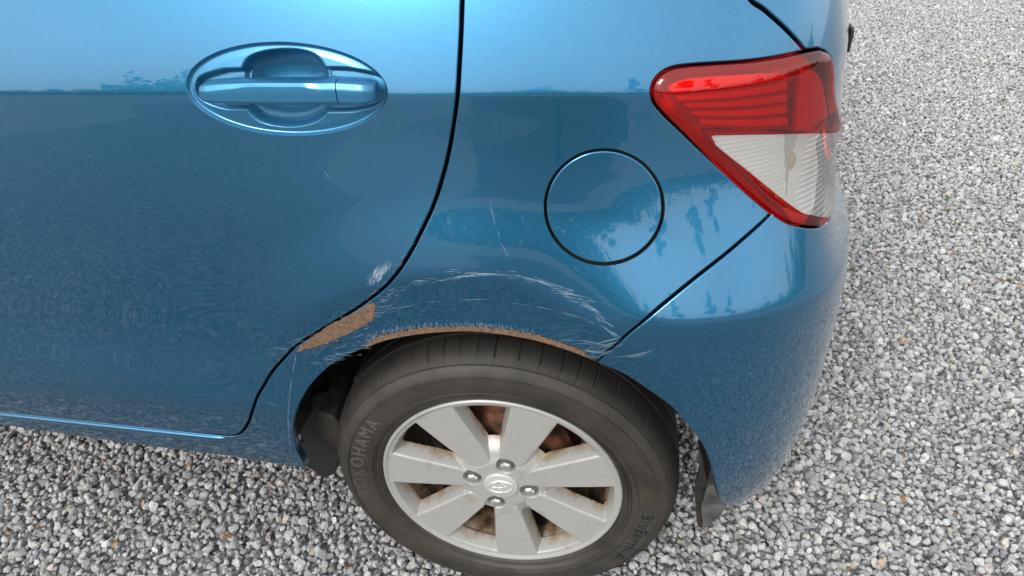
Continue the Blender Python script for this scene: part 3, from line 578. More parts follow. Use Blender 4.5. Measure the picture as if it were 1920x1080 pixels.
f_ = bm.faces.new([bm.verts.new((x, y, z)) for x, y, z in pl]); r_ = bmesh.ops.extrude_face_region(bm, geom=[f_]); bmesh.ops.translate(bm, verts=[v for v in r_['geom'] if isinstance(v, bmesh.types.BMVert)], vec=(.004, .030, 0)); bmesh.ops.recalc_face_normals(bm, faces=bm.faces)
fa = bmo('bumper_splash_guard', bm, noise_mat('dusty_black_plastic', (.03, .03, .03), (.09, .085, .08), 40, .7), car, bevel=.002)
bm = bmesh.new()
pl = [(0.3203, 0.045, 0.4026), (0.3309, 0.045, 0.3637), (0.346, 0.045, 0.3043), (0.3421, 0.045, 0.2839), (0.3488, 0.045, 0.1879), (0.3409, 0.045, 0.1831), (0.3299, 0.045, 0.2535), (0.3256, 0.045, 0.2977), (0.3299, 0.045, 0.3257)]
f_ = bm.faces.new([bm.verts.new((x, y, z)) for x, y, z in pl]); r_ = bmesh.ops.extrude_face_region(bm, geom=[f_]); bmesh.ops.translate(bm, verts=[v for v in r_['geom'] if isinstance(v, bmesh.types.BMVert)], vec=(.012, .05, 0)); bmesh.ops.recalc_face_normals(bm, faces=bm.faces)
bmo('liner_edge', bm, M['liner'], car, bevel=.0015)

sgl = np.linspace(-1.27, -.36, 60); q_ = P(sgl, sgl*0+.36)+[0, .034, 0]
link('sill_inner', grid_mesh(np.stack([q_*[1, 1, 0]+[0, .02, .325], q_*[1, 1, 0]+[0, 0, .345], q_*[1, 1, 0]+[0, 0, .45]], 1)), M['under'], car)
bm = bmesh.new()
pl = [(-0.4252, 0.14, 0.3159), (-0.3675, 0.14, 0.3569), (-0.3132, 0.14, 0.3619), (-0.3348, 0.14, 0.2659), (-0.3604, 0.14, 0.1851), (-0.3883, 0.14, 0.1186), (-0.4114, 0.14, 0.1002), (-0.4295, 0.14, 0.1047), (-0.4374, 0.14, 0.1226), (-0.4578, 0.14, 0.137)]
f_ = bm.faces.new([bm.verts.new((x, y, z)) for x, y, z in pl]); r_ = bmesh.ops.extrude_face_region(bm, geom=[f_]); bmesh.ops.translate(bm, verts=[v for v in r_['geom'] if isinstance(v, bmesh.types.BMVert)], vec=(0, .03, 0)); bmesh.ops.recalc_face_normals(bm, faces=bm.faces)
bmo('liner_lower_flap', bm, M['black'], car, bevel=.004)
# ---- decals that follow the panels: bare rusty metal and scratches
def ragged_mat(name, base, rough, metal=0.):
    return noise_mat(name, *base, 90, rough, metal, bump=.4, bscale=400, dist_=.0004)
def strip(name, a, b, m, off, parent, jit=.0015, n=160, rows_=4, jitb=0.):
    a, b = smooth_line(a, .002), smooth_line(b, .002); u = np.linspace(0, 1, n)
    A = np.c_[np.interp(u, np.linspace(0, 1, len(a)), a[:, 0]), np.interp(u, np.linspace(0, 1, len(a)), a[:, 1])]
    Bq = np.c_[np.interp(u, np.linspace(0, 1, len(b)), b[:, 0]), np.interp(u, np.linspace(0, 1, len(b)), b[:, 1])]
    j = rng.normal(0, jit, n); j = (j+np.roll(j, 1)*.7)/1.5; Bq[:, 1] += j; A[:, 1] += rng.normal(0, 1, n)*jitb
    tp = np.minimum(1, np.minimum(u, 1-u)/.05)[:, None]; Bq = A+(Bq-A)*tp
    q = np.stack([A+(Bq-A)*t for t in np.linspace(0, 1, rows_)], 1); sh = q.shape[:2]; f = q.reshape(-1, 2)
    W = (P(f[:, 0], f[:, 1])+N(f[:, 0], f[:, 1])*off).reshape(*sh, 3)
    return link(name, grid_mesh(W), m, parent)
strip('rusty_arch_lip', B['rust_lip'], B['rust_lip_top'], M['rust'], .0007, quarter)
M['bare'] = noise_mat('scuffed_primer', (.14, .18, .21), (.30, .31, .30), 120, .75, bump=.3)
M['scratch'] = simple('scratched_paint', (.27, .36, .44), .6, .2)
rp = B['rust_patch']; rp = chain(np.vstack([rp, rp[:1]]), step=.0025)
jj = np.convolve(rng.normal(0, .0011, len(rp)), np.ones(3)/2, 'same')*.6; rp = inset(rp, 0)-outnorm(rp)*(jj+np.roll(jj, 1))[:, None]*.8
panel('rust_patch', rp, M['rust'], quarter, gap=0, r=.0002, depth=.0005, off=.0006, rows=np.arange(.5, .8, .004), step=.005)
SV, SF = [], []
def stroke(p, ang, ln, wd, off=.00055):
    wd *= .42
    d = np.array([math.cos(ang), math.sin(ang)]); nn_ = np.array([-d[1], d[0]]); n_ = 5; k = len(SV)
    bend = rng.normal(0, .02)
    for i in range(n_):
        t = i/(n_-1)-.5; c = np.array(p)+d*ln*t+nn_*bend*ln*(t*t); w_ = wd*(1-(2*t)**2*.95)
        for sg_ in (-.5, .5):
            q = c+nn_*w_*sg_; SV.append(P(q[0], q[1])+N(q[0], q[1])*off)
    for i in range(n_-1): SF.append((k+2*i, k+2*i+2, k+2*i+3, k+2*i+1))
def along(line, n, spread, lmin, lmax, wd=.0006, rotv=.12, bias=0., seed=None, add=0.):
    l_ = smooth_line(line, .002); 
    for _ in range(n):
        i = rng.integers(1, len(l_)-1); t = l_[i+1 if i+1 < len(l_) else i]-l_[i-1]; a = math.atan2(t[1], t[0])+rng.normal(0, rotv)+add
        p = l_[i]+rng.normal(0, spread, 2); stroke(p, a, rng.uniform(lmin, lmax), wd*rng.uniform(.5, 1.4))
def flat_(o_):
    return link(o_, mesh(SV, SF), M['scratch'], quarter)
along(B['scr1'][2:8], 16, .0008, .02, .06, .0007, .03); along(B['scr1'][:4], 40, .004, .006, .022, .0007, .08, add=-.22); along(B['scr1'][3:8], 26, .0025, .006, .02, .0006, .08, add=.05); along(B['scr1'][7:], 60, .004, .006, .020, .0008, .08, add=.32)
along(B['scr2'], 20, .0009, .010, .035, .0005, .04); along(B['scr2'][:2], 14, .006, .01, .03, .0005, .15)
along(B['scrA'], 44, .007, .008, .022, .0008, .10, add=-.42); along(B['scrC'], 30, .003, .012, .035, .0009, .1, add=0)
along(B['scrE'], 5, .0010, .01, .03, .0005, .04)
# vertical whiskers above the rusty lip
l_ = smooth_line(B['scuff_top'], .002)
for _ in range(230):
    i = rng.integers(0, len(l_)); stroke(l_[i]+np.array([rng.normal(0, .001), rng.uniform(-.006, .003)]), 1.57+rng.normal(0, .25), rng.uniform(.004, .010), .0007)
for q in B['seamline'][:-1]:
    pass
along(B['seamline'], 60, .0002, .006, .014, .0006, .02)
stroke(B['quarter_mark'].mean(0), math.atan2(*(B['quarter_mark'][-1]-B['quarter_mark'][0])[::-1]), .017, .0014)
CH = []
sq = flat_('scratches'); sq['kind'] = 'stuff'
SV, SF = [], []
along(B['scrD'], 6, .002, .015, .04, .0007, .08, add=.1); stroke((.335, .60), -.4, .012, .0006); stroke((.42, .56), -.05, .02, .0007)
o = link('bumper_scratches', mesh(SV, SF), M['scratch'], bumper); o['kind'] = 'stuff'
SV, SF = [], []
along(B['scrB'], 20, .004, .006, .02, .0007, .10, add=-.35); sc0 = B['scuff_door']; ctr = sc0.mean(0)
for _ in range(170):
    wq_ = rng.dirichlet([.5]*len(sc0)); q = wq_@sc0+rng.normal(0, .0015, 2); stroke(q, 1.15+rng.normal(0, .22), rng.uniform(.003, .012), .0006)
along(np.array(gapD[10:20])+[-.004, .003], 60, .0016, .003, .009, .0005, .5)
stroke(B['door_mark'].mean(0), -1.1, .012, .0012)
o = link('door_scratches', mesh(SV, SF), M['scratch'], door); o['kind'] = 'stuff'
SV, SF = [], []
along(B['drip'], 14, .0008, .003, .010, .0009, .3)
o = link('dirt_drips', mesh(SV, SF), simple('dark_drip', (.01, .03, .06), .2), quarter); o['kind'] = 'stuff'

# flakes and specks of rust round the bare metal
SV, SF = [], []
for ln_, n_, sp_ in ((rp, 90, .0022), (smooth_line(B['rust_lip_top'], .002), 110, .0016)):
    for _ in range(n_):
        c = ln_[rng.integers(0, len(ln_))]+rng.normal(0, sp_, 2); r0_ = rng.uniform(.0003, .0013); k = len(SV); m_ = 6
        for i in range(m_):
            a = i*math.pi/3+rng.normal(0, .2); q = c+np.array([math.cos(a)*1.6, math.sin(a)*.8])*r0_*rng.uniform(.6, 1.3); SV.append(P(q[0], q[1])+N(q[0], q[1])*.0009)
        SF.append(tuple(range(k, k+m_)))
o = link('rust_specks', mesh(SV, SF), M['rust'], quarter); o['kind'] = 'stuff'

# ------------------------------------------------------------------ wheel
wheel = empty('wheel', (0, 0, 0), car)
def tyre_mat():
    m, t, b = mat('worn_tyre_rubber'); L = t.links.new; tc = nd(t, 'ShaderNodeTexCoord')
    n = nd(t, 'ShaderNodeTexNoise'); n.inputs['Scale'].default_value = 9; n.inputs['Detail'].default_value = 8; n.inputs['Roughness'].default_value = .7
    r = nd(t, 'ShaderNodeValToRGB'); e = r.color_ramp.elements; e[0].position = .32; e[0].color = (.0075, .0070, .0063, 1); e[1].position = .70; e[1].color = (.044, .035, .026, 1)
    L(tc.outputs['Object'], n.inputs['Vector']); L(n.outputs['Fac'], r.inputs[0])
    n2 = nd(t, 'ShaderNodeTexNoise'); n2.inputs['Scale'].default_value = 300; n2.inputs['Detail'].default_value = 3; bp = nd(t, 'ShaderNodeBump'); bp.inputs['Strength'].default_value = .3; bp.inputs['Distance'].default_value = .0006
    mp_ = nd(t, 'ShaderNodeVectorMath', operation='MULTIPLY_ADD'); mp_.inputs[1].default_value = (1, 0, 1); mp_.inputs[2].default_value = (0, 0, -.30); ln_ = nd(t, 'ShaderNodeVectorMath', operation='LENGTH'); mr_ = nd(t, 'ShaderNodeMapRange'); mr_.inputs['From Min'].default_value = .276; mr_.inputs['From Max'].default_value = .292; mr_.inputs['To Min'].default_value = 1.; mr_.inputs['To Max'].default_value = .42  # darker outwards: tread cleaner than dusty sidewall, plus arch shade put into the colour
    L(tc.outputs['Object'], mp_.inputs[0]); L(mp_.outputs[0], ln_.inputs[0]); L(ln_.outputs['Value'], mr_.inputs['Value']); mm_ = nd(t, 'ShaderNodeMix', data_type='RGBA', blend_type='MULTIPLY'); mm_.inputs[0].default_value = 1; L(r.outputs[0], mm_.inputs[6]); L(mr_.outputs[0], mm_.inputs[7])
    L(tc.outputs['Object'], n2.inputs['Vector']); L(n2.outputs['Fac'], bp.inputs['Height']); L(bp.outputs[0], b.inputs['Normal']); L(mm_.outputs[2], b.inputs['Base Color']); b.inputs['Roughness'].default_value = .62
    return m
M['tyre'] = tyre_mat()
SW = [(.196, .016), (.2035, .010), (.2065, .004), (.2095, .0005), (.2120, -.0015), (.2130, -.0046), (.2150, -.0056), (.2160, -.0036), (.2185, -.0060), (.2205, -.0084), (.2212, -.0066), (.2225, -.0082), (.2315, -.0118), (.2322, -.0098), (.243, -.0120), (.255, -.0122), (.2618, -.0112), (.2624, -.0128), (.2645, -.0126), (.2650, -.0104), (.272, -.0080), (.2795, -.0020), (.2803, .0002), (.2815, .0000), (.288, .0085), (.2935, .018), (.2968, .028)]
TW = [(.2985, .040), (.2990, .0455), (.2925, .0465), (.2925, .0515), (.2995, .0525), (.3005, .075), (.2930, .076), (.2930, .083), (.3005, .084), (.3005, .106), (.2930, .107), (.2930, .114), (.2995, .115), (.2990, .140), (.2968, .152), (.2935, .162), (.288, .172), (.27, .182), (.25, .186), (.22, .182), (.200, .170)]
prof = np.array(SW+TW)
nA = 840; X, _ = lathe(prof, nA, 0, .30); A_ = np.linspace(0, 2*np.pi, nA, endpoint=False)
rr = prof[:, 0]; yy = prof[:, 1]
# lateral sipes cut in the shoulder blocks
sip = np.zeros(nA); k_ = 0
while k_ < nA-4: sip[k_] = rng.uniform(.45, 1.); k_ += int(rng.choice([12, 13, 15, 17]))
for j in range(len(prof)):
    if .286 < rr[j] and yy[j] < .047 or (.286 < rr[j] and yy[j] > .114 and yy[j] < .17):
        d_ = sip*.0032*(1 if rr[j] > .292 else .5)
        X[:, j, 0] -= d_*np.cos(A_); X[:, j, 2] -= d_*np.sin(A_)
tm_ = grid_mesh(X, closeu=True, flip=False); bm = bmesh.new(); bm.from_mesh(tm_)
for e_ in bm.edges: e_.smooth = e_.calc_face_angle(0) < .38
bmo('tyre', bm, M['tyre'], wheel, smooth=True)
def swy(r): return np.interp(r, [p_[0] for p_ in SW], [p_[1] for p_ in SW])
def ring_text(txt, cap, rb, a0, spacing=1.0, stretch=1.0, rise=.0007, bold=.012):
    cu = bpy.data.curves.new('t', 'FONT'); cu.body = txt; cu.size = cap/.70; cu.space_character = spacing; cu.resolution_u = 3; cu.offset = cap*bold
    o = bpy.data.objects.new('t', cu); COL.objects.link(o); bpy.context.view_layer.update(); dg = bpy.context.evaluated_depsgraph_get(); me = bpy.data.meshes.new_from_object(o.evaluated_get(dg)); bpy.data.objects.remove(o)
    bm = bmesh.new(); bm.from_mesh(me); bmesh.ops.triangulate(bm, faces=bm.faces)
    bmesh.ops.subdivide_edges(bm, edges=[e for e in bm.edges if e.calc_length() > cap*.2], cuts=2)
    top = list(bm.faces); r_ = bmesh.ops.extrude_face_region(bm, geom=top); up = set(v for v in r_['geom'] if isinstance(v, bmesh.types.BMVert))
    for v in bm.verts:
        x, y = v.co.x*stretch, v.co.y; a = a0-x/(rb+cap/2); r = rb+y; off = -rise if v in up else .0012
        v.co = (r*math.cos(a), swy(r)+off, .30+r*math.sin(a))
    bmesh.ops.recalc_face_normals(bm, faces=bm.faces); return bm
M['letter'] = noise_mat('letter_rubber', (.042, .039, .035), (.075, .066, .055), 20, .7)
M['letterdark'] = simple('dark_letter_rubber', (.006, .006, .006), .55)
bmo('tyre_brand_lettering', ring_text('YOKOHAMA', .0235, .2355, math.radians(189), 1.28, .92, .0005, .0), M['letter'], wheel)
# darker bar behind the model name
an = np.linspace(math.radians(2), math.radians(-62), 80); rs = np.linspace(.2375, .2622, 6)
X = np.stack([np.stack([r*np.cos(an), swy(r)-.0003+0*an, .30+r*np.sin(an)], -1) for r in rs], 1)
link('tyre_name_band', grid_mesh(X, flip=False), noise_mat('band_rubber', (.018, .017, .016), (.042, .037, .032), 14, .6), wheel)
bmo('tyre_model_lettering', ring_text('BluEarth-A', .0200, .2400, math.radians(-4), 1.12, 1.0, .0012, .02), M['letterdark'], wheel)
bmo('tyre_size_lettering', ring_text('TUBELESS STEEL', .0052, .2235, math.radians(292), 1.1, 1.2, .0006), M['letter'], wheel)
# rim: cast seven spoke face as a height field, with open windows
na, nr = 1330, 172
th_ = np.linspace(0, 2*np.pi, na, endpoint=False); rd_ = np.r_[np.linspace(.0, .196, nr-4), [.1985, .2015, .2045, .2065]]
TH_, RD = np.meshgrid(th_, rd_, indexing='ij'); sp_off = math.radians(18.6)
k_ = np.round((TH_-sp_off)/(2*np.pi/7)); dl = TH_-sp_off-k_*(2*np.pi/7)
a_ = RD*np.cos(dl); b_ = np.abs(RD*np.sin(dl))
half = np.interp(a_, [.03, .055, .08, .19, .21], [.0215, .0225, .0235, .0385, .041])
d_sp = np.minimum(half-b_, 1.)                                       # inside positive
inner = .0215-np.hypot(a_-.073, b_)                                  # rounded inner end
d_sp = np.where(a_ < .073, np.maximum(np.minimum(inner, half-b_), -1), d_sp)
d_lip = RD-.1925
face = np.maximum(d_sp, d_lip)
top = .0035+.004*sst(.19, .06, RD)                                   # spokes dip gently towards the hub
hub = .0065+.006*sst(.050, .072, RD)+.020*sst(.068, .104, RD)        # cast hub plate and the shelf falling to the window
wall = top+.0010+np.clip(-face, 0, 1)*3.2
dep = np.where(face > 0, top-0*face, np.minimum(np.minimum(wall, .045), np.where(RD < .105, hub, .045)))
dep = dep+.0012*(1-sst(.0, .0025, face))*(face > 0)
nut_a = [math.radians(q) for q in (77, 167, 257, 347)]
for na_ in nut_a:
    dn = np.hypot(RD*np.cos(TH_)-.05*math.cos(na_), RD*np.sin(TH_)-.05*math.sin(na_)); dep = np.where(dn < .0172, np.maximum(dep, .0065+.015*sst(.0172, .0145, dn)), dep)
dep = np.where(RD > .1985, np.interp(RD, [.1985, .2015, .2045, .2065], [.0012, -.0012, -.0008, .003]), dep)
Xr = np.stack([RD*np.cos(TH_), dep, .30+RD*np.sin(TH_)], -1)
keep = ~((RD > .098) & (RD < .190) & (-face > .0085) & (dep > .020))
f = []; V = Xr.reshape(-1, 3)
for i in range(na):
    i2 = (i+1) % na
    for j in range(nr-1):
        if keep[i, j] and keep[i2, j] and keep[i, j+1] and keep[i2, j+1]: f.append((i*nr+j, i*nr+j+1, i2*nr+j+1, i2*nr+j))
def rim_mat(name, dirt):
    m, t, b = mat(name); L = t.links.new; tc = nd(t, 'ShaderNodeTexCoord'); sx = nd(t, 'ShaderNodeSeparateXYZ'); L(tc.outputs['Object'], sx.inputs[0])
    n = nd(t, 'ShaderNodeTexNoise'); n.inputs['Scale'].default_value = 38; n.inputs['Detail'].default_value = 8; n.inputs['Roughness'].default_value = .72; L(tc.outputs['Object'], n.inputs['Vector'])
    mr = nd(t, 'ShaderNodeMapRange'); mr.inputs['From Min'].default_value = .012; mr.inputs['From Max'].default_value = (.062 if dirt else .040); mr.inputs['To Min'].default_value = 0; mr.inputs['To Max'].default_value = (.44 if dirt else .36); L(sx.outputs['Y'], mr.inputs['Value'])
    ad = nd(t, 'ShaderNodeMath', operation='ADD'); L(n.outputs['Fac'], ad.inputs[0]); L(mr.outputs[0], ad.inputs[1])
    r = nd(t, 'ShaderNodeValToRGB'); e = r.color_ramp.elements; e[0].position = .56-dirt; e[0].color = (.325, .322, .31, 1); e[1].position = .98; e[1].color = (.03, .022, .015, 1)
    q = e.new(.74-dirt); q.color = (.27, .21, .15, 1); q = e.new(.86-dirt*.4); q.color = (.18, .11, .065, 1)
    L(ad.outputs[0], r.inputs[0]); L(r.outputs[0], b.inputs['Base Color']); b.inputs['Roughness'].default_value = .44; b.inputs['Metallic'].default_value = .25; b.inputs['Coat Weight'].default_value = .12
    return m
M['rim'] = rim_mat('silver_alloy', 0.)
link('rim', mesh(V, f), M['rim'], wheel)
bp_ = [(.1925, .004), (.1915, .018), (.189, .030), (.1855, .050), (.182, .075), (.176, .100), (.172, .125), (.172, .160)]
X, _ = lathe(bp_, 180, 0, .30)
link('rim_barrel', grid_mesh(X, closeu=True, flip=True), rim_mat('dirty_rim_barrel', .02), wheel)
# brake drum and dark hub behind the spokes
M['drum'] = noise_mat('rusty_brake_drum', (.035, .014, .008), (.17, .062, .028), 34, .85, bump=.6, bscale=120)
X, _ = lathe([(.0, .040), (.055, .040), (.058, .052), (.100, .054), (.112, .058), (.116, .066), (.116, .078), (.121, .082), (.121, .088), (.117, .092), (.117, .118), (.128, .122), (.128, .135), (.0, .136)], 96, 0, .30)
link('brake_drum', grid_mesh(X, closeu=True), M['drum'], wheel)
nutm = simple('zinc_wheel_nut', (.55, .54, .51), .38, .85)
bm = bmesh.new()
hx = lambda r, y: [bm.verts.new((r*math.cos(a), y, r*math.sin(a))) for a in [math.pi/3*i for i in range(6)]]
r0, r1, r2 = hx(.0098, .006), hx(.0098, -.007), hx(.0080, -.0095)
for i in range(6):
    j = (i+1) % 6; bm.faces.new((r0[i], r0[j], r1[j], r1[i])); bm.faces.new((r1[i], r1[j], r2[j], r2[i]))
c_ = bm.verts.new((0, -.0108, 0))
rr_ = [bm.verts.new((.0058*math.cos(a), -.0105, .0058*math.sin(a))) for a in [math.pi/3*i for i in range(6)]]
for i in range(6):
    j = (i+1) % 6; bm.faces.new((r2[i], r2[j], rr_[j], rr_[i])); bm.faces.new((rr_[i], rr_[j], c_))
bmesh.ops.recalc_face_normals(bm, faces=bm.faces)
me = bpy.data.meshes.new('wheel_nut'); bm.to_mesh(me); bm.free(); me.materials.append(nutm)
for na_ in nut_a:
    o = bpy.data.objects.new('wheel_nut', me); COL.objects.link(o); o.parent = wheel; o.location = (.05*math.cos(na_), .0135, .30+.05*math.sin(na_)); o.rotation_euler = (0, na_, 0)
X, _ = lathe([(.0298, .012), (.0298, .0045), (.0290, .0032), (.027, .0026), (.0, .0012)], 64, 0, .30)
link('centre_cap', grid_mesh(X, closeu=True, flip=True), simple('cap_silver', (.46, .45, .42), .35, .3, Coat_Weight=.4), wheel)
# three-oval emblem on the cap
bm = bmesh.new()
def oval(cx, cz, ra, rb, w_, n_=56):
    rows = []
    for i in range(n_):
        a = 2*math.pi*i/n_; ww = w_*(1+.45*abs(math.cos(a)) if ra < rb*1.0 else 1+.35*abs(math.sin(a)))
        c = Vector((cx+ra*math.cos(a), 0, cz+rb*math.sin(a))); nn_ = Vector((math.cos(a)/ra, 0, math.sin(a)/rb)).normalized()
        rows.append([bm.verts.new((c+nn_*(-ww/2))+Vector((0, .0012, 0))), bm.verts.new((c+nn_*(-ww/4))+Vector((0, -.0006, 0))), bm.verts.new((c+nn_*(ww/4))+Vector((0, -.0006, 0))), bm.verts.new((c+nn_*(ww/2))+Vector((0, .0012, 0)))])
    for i in range(n_):
        p_, q_ = rows[i], rows[(i+1) % n_]
        for j in range(3): bm.faces.new((p_[j], p_[j+1], q_[j+1], q_[j]))
oval(0, 0, .0210, .0145, .0030); oval(0, .0052, .0150, .0066, .0026); oval(0, .0, .0058, .0135, .0026)
bmesh.ops.recalc_face_normals(bm, faces=bm.faces)
em = bmo('cap_emblem', bm, simple('emblem_silver', (.62, .61, .58), .3, .5), wheel, smooth=True); em.location = (0, .0012, .30); em.rotation_euler = (0, math.radians(-14), 0)
X, _ = lathe([(.0, .136), (.03, .14), (.03, .6), (.0, .6)], 24, 0, .30); link('axle', grid_mesh(X, closeu=True), M['under'], car)

# ------------------------------------------------------------------ rest of the car beyond the picture's edges
fd = chain([(-1.276, .352), (-1.282, .7), (-1.277, 1.16)], [(-1.277, 1.16), (-2.15, 1.14)], [(-2.15, 1.14), (-2.2, .8), (-2.1, .352)], [(-2.1, .352), (-1.276, .352)], step=.012)
panel('front_door', fd, M['paint'], car, gap=.0029, step=.03)
fs = chain([(-1.272, .337), (-2.1, .337)], [(-2.1, .337), (-2.1, .35)], [(-2.1, .35), (-1.272, .35)], [(-1.272, .35), (-1.272, .337)], step=.006)
panel('front_sill', fs, M['paint'], car, gap=0, step=.03)
# glasshouse
def skin(name, s0_, s1_, z0_, z1_, m, off=0, n1=60, n2=8):
    a, b = np.meshgrid(np.linspace(s0_, s1_, n1), np.linspace(z0_, z1_, n2), indexing='ij'); W = P(a.ravel(), b.ravel())+N(a.ravel(), b.ravel())*off
    return link(name, grid_mesh(W.reshape(n1, n2, 3)), m, car)
skin('side_window', -2.1, -.10, 1.165, 1.44, M['glass'], -.006); skin('window_belt_trim', -2.1, .36, 1.150, 1.165, M['trim'], .002)
skin('rear_pillar', -.10, .62, 1.165, 1.44, M['paint'], 0.); skin('rear_window', .62, 2.0, 1.165, 1.44, M['glass'], -.004)
skin('roof_rail', -2.1, 2.0, 1.44, 1.49, M['paint'], 0.)
sr = np.linspace(-2.1, 2.0, 90); Pr = P(sr, sr*0+1.49); mid = Pr*[1, 0, 1]+[0, .88, .045]; mid[:, 0] = np.minimum(mid[:, 0], .25)
mid2 = Pr*.35+mid*.65; mid2[:, 2] = 1.53
link('roof', grid_mesh(np.stack([Pr, Pr*.8+mid*.2+[0, 0, .012], mid2, mid], 1)), M['paint'], car)
bm = bmesh.new(); bmesh.ops.create_cube(bm, size=1)
for v in bm.verts: v.co = (v.co.x*1.75-1.22, v.co.y*1.40+.92, v.co.z*.10+.35)
bmo('underbody', bm, M['under'], car)
bm = bmesh.new(); bmesh.ops.create_cube(bm, size=1)
for v in bm.verts: v.co = (v.co.x*.80+.03, v.co.y*1.25+1.0, v.co.z*.06+.44)
bmo('boot_floor', bm, M['under'], car)
bm = bmesh.new()
vs = [bm.verts.new(q) for q in ((-2.1, .02, .337), (-2.1, 1.72, .337), (-2.1, 1.6, 1.15), (-2.1, .15, 1.15))]; bm.faces.new(vs)
bmo('front_bulkhead', bm, M['under'], car)
bm = bmesh.new(); pr = [(-2.1, .34), (.5, .34), (.52, 1.15), (.30, 1.49), (-2.1, 1.49)]
f_ = bm.faces.new([bm.verts.new((x, 1.72-.25*max(0, z-1.0), z)) for x, z in pr]); bmo('far_side_body', bm, M['paint'], car)
# number plate lamp trim seen as a sliver at the corner, and small bumper sensor
pz = P(.62, .962)-N(.62, .962)*.002; bm = bmesh.new(); bmesh.ops.create_cube(bm, size=1)
for v in bm.verts: v.co = (v.co.x*.006, v.co.y*.045, v.co.z*.034)
o = bmo('tailgate_handle', bm, M['trim'], car, bevel=.004); o.location = tuple(pz)
bm = bmesh.new(); bmesh.ops.create_uvsphere(bm, u_segments=14, v_segments=10, radius=.012)
pz = (0.5593, 0.42, 0.6456)
o = bmo('tow_ball', bm, M['rust'], car, smooth=True); o.location = pz

# ------------------------------------------------------------------ the yard behind the photographer, mirrored in the paint
M['bark'] = noise_mat('pine_bark', (.03, .022, .016), (.10, .075, .055), 6, .9, bump=.5)
M['needle'] = noise_mat('pine_foliage', (.018, .036, .016), (.055, .085, .035), 2.2, .8)
M['bush'] = noise_mat('woodland_foliage', (.014, .028, .012), (.05, .075, .03), 1.2, .85)
def leaf_cloud(centres, radii, n, size, sq=.75):
    c = np.asarray(centres)[rng.integers(0, len(centres), n)]; i_ = rng.integers(0, len(centres), n); c = np.asarray(centres)[i_]; r = np.asarray(radii)[i_]
    d = rng.normal(size=(n, 3)); d /= np.linalg.norm(d, axis=1, keepdims=True); p_ = c+d*(r*rng.random(n)**.45)[:, None]*[1, 1, sq]
    a = rng.normal(size=(n, 3)); a /= np.linalg.norm(a, axis=1, keepdims=True); b = np.cross(a, rng.normal(size=(n, 3))); b /= np.linalg.norm(b, axis=1, keepdims=True)
    s_ = (size*rng.uniform(.5, 1.3, n))[:, None]; V = np.stack([p_-a*s_, p_+b*s_*.5, p_+a*s_, p_-b*s_*.5], 1).reshape(-1, 3)
    return V, [(4*k, 4*k+1, 4*k+2, 4*k+3) for k in range(n)]
def limb(bm, p0, p1, r0, r1, n_=7):
    p0, p1 = Vector(p0), Vector(p1); d = (p1-p0).normalized(); u = d.orthogonal().normalized(); v = d.cross(u)
    ra = [bm.verts.new(p0+(u*math.cos(t)+v*math.sin(t))*r0) for t in [2*math.pi*i/n_ for i in range(n_)]]; rb = [bm.verts.new(p1+(u*math.cos(t)+v*math.sin(t))*r1) for t in [2*math.pi*i/n_ for i in range(n_)]]
    for i in range(n_): bm.faces.new((ra[i], ra[(i+1) % n_], rb[(i+1) % n_], rb[i]))
kinds = ['tall bare-trunked pine with a ragged crown standing across the yard', 'slim leaning pine with a thin crown beyond the gravel yard', 'broad dark pine with low limbs beyond the gravel yard']
def tree(az, dist_, hgt, crown, k, label):
    x, y = dist_*math.sin(math.radians(az)), -dist_*math.cos(math.radians(az)); t = empty('pine_tree', (x, y, -.014)); tag(t, label, 'tree', 'trees across the yard')
    bm = bmesh.new(); lean = rng.normal(0, .05, 2); pts_ = [np.array([lean[0]*h_+.12*math.sin(h_*.8+k), lean[1]*h_, h_]) for h_ in np.linspace(0, hgt*.93, 7)]
    for i in range(6): limb(bm, pts_[i], pts_[i+1], .20*(1-i/7)*hgt/10, .20*(1-(i+1)/7)*hgt/10)
    cs, rs = [], []
    for q in range(crown):
        f_ = rng.uniform(.48, 1.0); i = min(5, int(f_*6)); b0 = pts_[i]+(pts_[i+1]-pts_[i])*(f_*6-i) if i < 6 else pts_[6]; a = rng.uniform(0, 6.28); ln = rng.uniform(.8, 2.2)*(1.25-f_)*hgt/7
        tip = b0+np.array([math.cos(a)*ln, math.sin(a)*ln, rng.uniform(-.1, .5)*ln]); limb(bm, b0, tip, .05, .015, 5); cs.append(tip); rs.append(rng.uniform(.35, .8)*hgt/9); cs.append((b0+tip)/2); rs.append(.35*hgt/9)
    bmo('trunk', bm, M['bark'], t, smooth=True); V, F_ = leaf_cloud(cs, rs, 3200, .10); link('crown', mesh(V, F_, False), M['needle'], t)
for az, ds, hg, cr_, k in [(-62, 30, 4.6, 12, 0), (-48, 33, 4.4, 12, 1), (-36, 36, 5, 14, 2), (-22, 38, 4.4, 12, 0), (-9, 36, 4.5, 12, 1), (6, 27, 4.6, 14, 0), (17, 22, 5.6, 12, 1), (30, 20, 5.6, 12, 0), (38, 24, 6.2, 14, 2), (58, 26, 5, 10, 0)]:
    side = 'leftmost' if az < -55 else None
    names = {-62: 'pine far along the yard edge, beyond the front of the car', -48: 'slim pine beyond the front door side of the yard', -36: 'broad pine opposite the front door of the car', -22: 'short pine opposite the rear door handle', -9: 'slim short pine opposite the door gap', 6: 'bare-trunked pine opposite the filler flap', 17: 'leaning pine mirrored in the right edge of the filler flap', 30: 'closest bare-trunked pine opposite the tail lamp', 38: 'tallest broad pine opposite the tail lamp', 58: 'pine standing off the rear corner of the car'}
    tree(az, ds, hg, cr_, k, names[az])
cs, rs = [], []
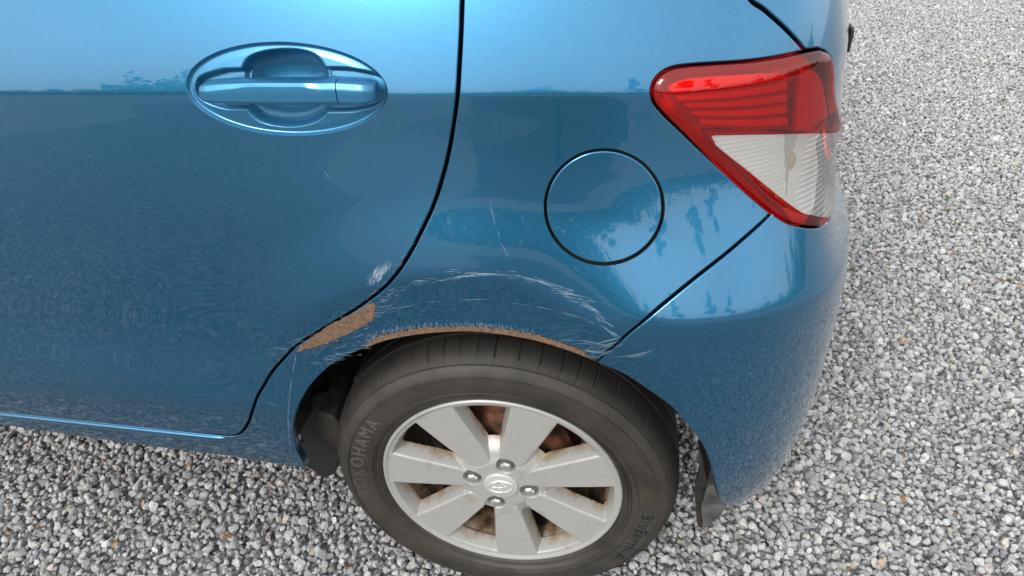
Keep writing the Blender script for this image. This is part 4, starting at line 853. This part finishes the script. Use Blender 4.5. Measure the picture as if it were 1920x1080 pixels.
for az in np.arange(-88, 100, 1.5):
    for q in range(2):
        ds = rng.uniform(40, 46); top_ = 3.4+5.6*math.exp(-((az+36)/9)**2)+4.2*math.exp(-((az+1)/6)**2)
        for hg in np.arange(.8, top_*rng.uniform(.75, 1.05), 1.3): cs.append((ds*math.sin(math.radians(az)), -ds*math.cos(math.radians(az)), hg)); rs.append(rng.uniform(1.0, 1.7))
V, F_ = leaf_cloud(cs, rs, 34000, .34, .9); o = link('woodland_edge', mesh(V, F_, False), M['bush']); tag(o, 'dark woodland edge reading as one mass beyond the yard', 'woodland', kind='stuff')

# dark patch added out of view to give the paint its dark reflection
sp_ = np.array([(-.75, -3.6), (-.2, -3.3), (.10, -3.5), (.14, -6.0), (.22, -6.1), (.26, -3.5), (.7, -3.4), (1.25, -3.9), (1.5, -7.5), (2.4, -12.5), (-2.2, -12.0), (-1.2, -7)])
q = chain(np.vstack([sp_, sp_[:1]]), step=.12); q = q+rng.normal(0, .03, q.shape); bm = bmesh.new(); f_ = bm.faces.new([bm.verts.new((x, y, .0)) for x, y in q]); bmesh.ops.triangulate(bm, faces=[f_])
o = bmo('dark_reflection_patch', bm, noise_mat('reflection_patch_dark', (.015, .012, .009), (.045, .036, .028), 6, .9)); o['kind'] = 'structure'; o['label'] = 'added dark patch on the yard opposite the car, there for its reflection'; o.location = (0, 0, -.002)
# dry leaf scraps and tiny weeds among the stones
V, F_ = [], []
for _ in range(46):
    x, y = (rng.uniform(.75, 2.6), rng.uniform(.2, 3.6)) if rng.random() < .5 else (rng.uniform(-1.2, .9), rng.uniform(-.15, .32)); a = rng.uniform(0, 6.28); ln = rng.uniform(.006, .014); k = len(V)
    for u, w_, z_ in ((-1, 0, .0), (-.4, .4, .003), (.4, .38, .004), (1, 0, .001), (.4, -.38, .005), (-.4, -.4, .002)): V.append((x+ln*(u*math.cos(a)-w_*math.sin(a)), y+ln*(u*math.sin(a)+w_*math.cos(a)), .011+z_*rng.uniform(.5, 2)))
    F_ += [(k, k+1, k+4+1), (k+1, k+2, k+4, k+5), (k+2, k+3, k+4)]
o = link('leaf_litter', mesh(V, F_, False), noise_mat('dry_leaf', (.10, .045, .02), (.26, .15, .07), 60, .8)); tag(o, 'scattered dry brown leaf scraps lying among the grey stones', 'leaf litter', kind='stuff')
V, F_ = [], []
for _ in range(20):
    x, y = (rng.uniform(.8, 2.5), rng.uniform(.2, 3.2)); 
    for q in range(rng.integers(4, 9)):
        a = rng.uniform(0, 6.28); ln = rng.uniform(.006, .016); k = len(V); dx, dy = math.cos(a)*ln, math.sin(a)*ln
        V += [(x, y, .004), (x+dx*.5-dy*.22, y+dy*.5+dx*.22, .013), (x+dx, y+dy, .016), (x+dx*.5+dy*.22, y+dy*.5-dx*.22, .013)]; F_.append((k, k+1, k+2, k+3))
o = link('weeds', mesh(V, F_, False), noise_mat('weed_leaf', (.06, .11, .02), (.14, .20, .05), 60, .7)); tag(o, 'tiny green weed seedlings growing between the grey stones', 'weeds', kind='stuff')
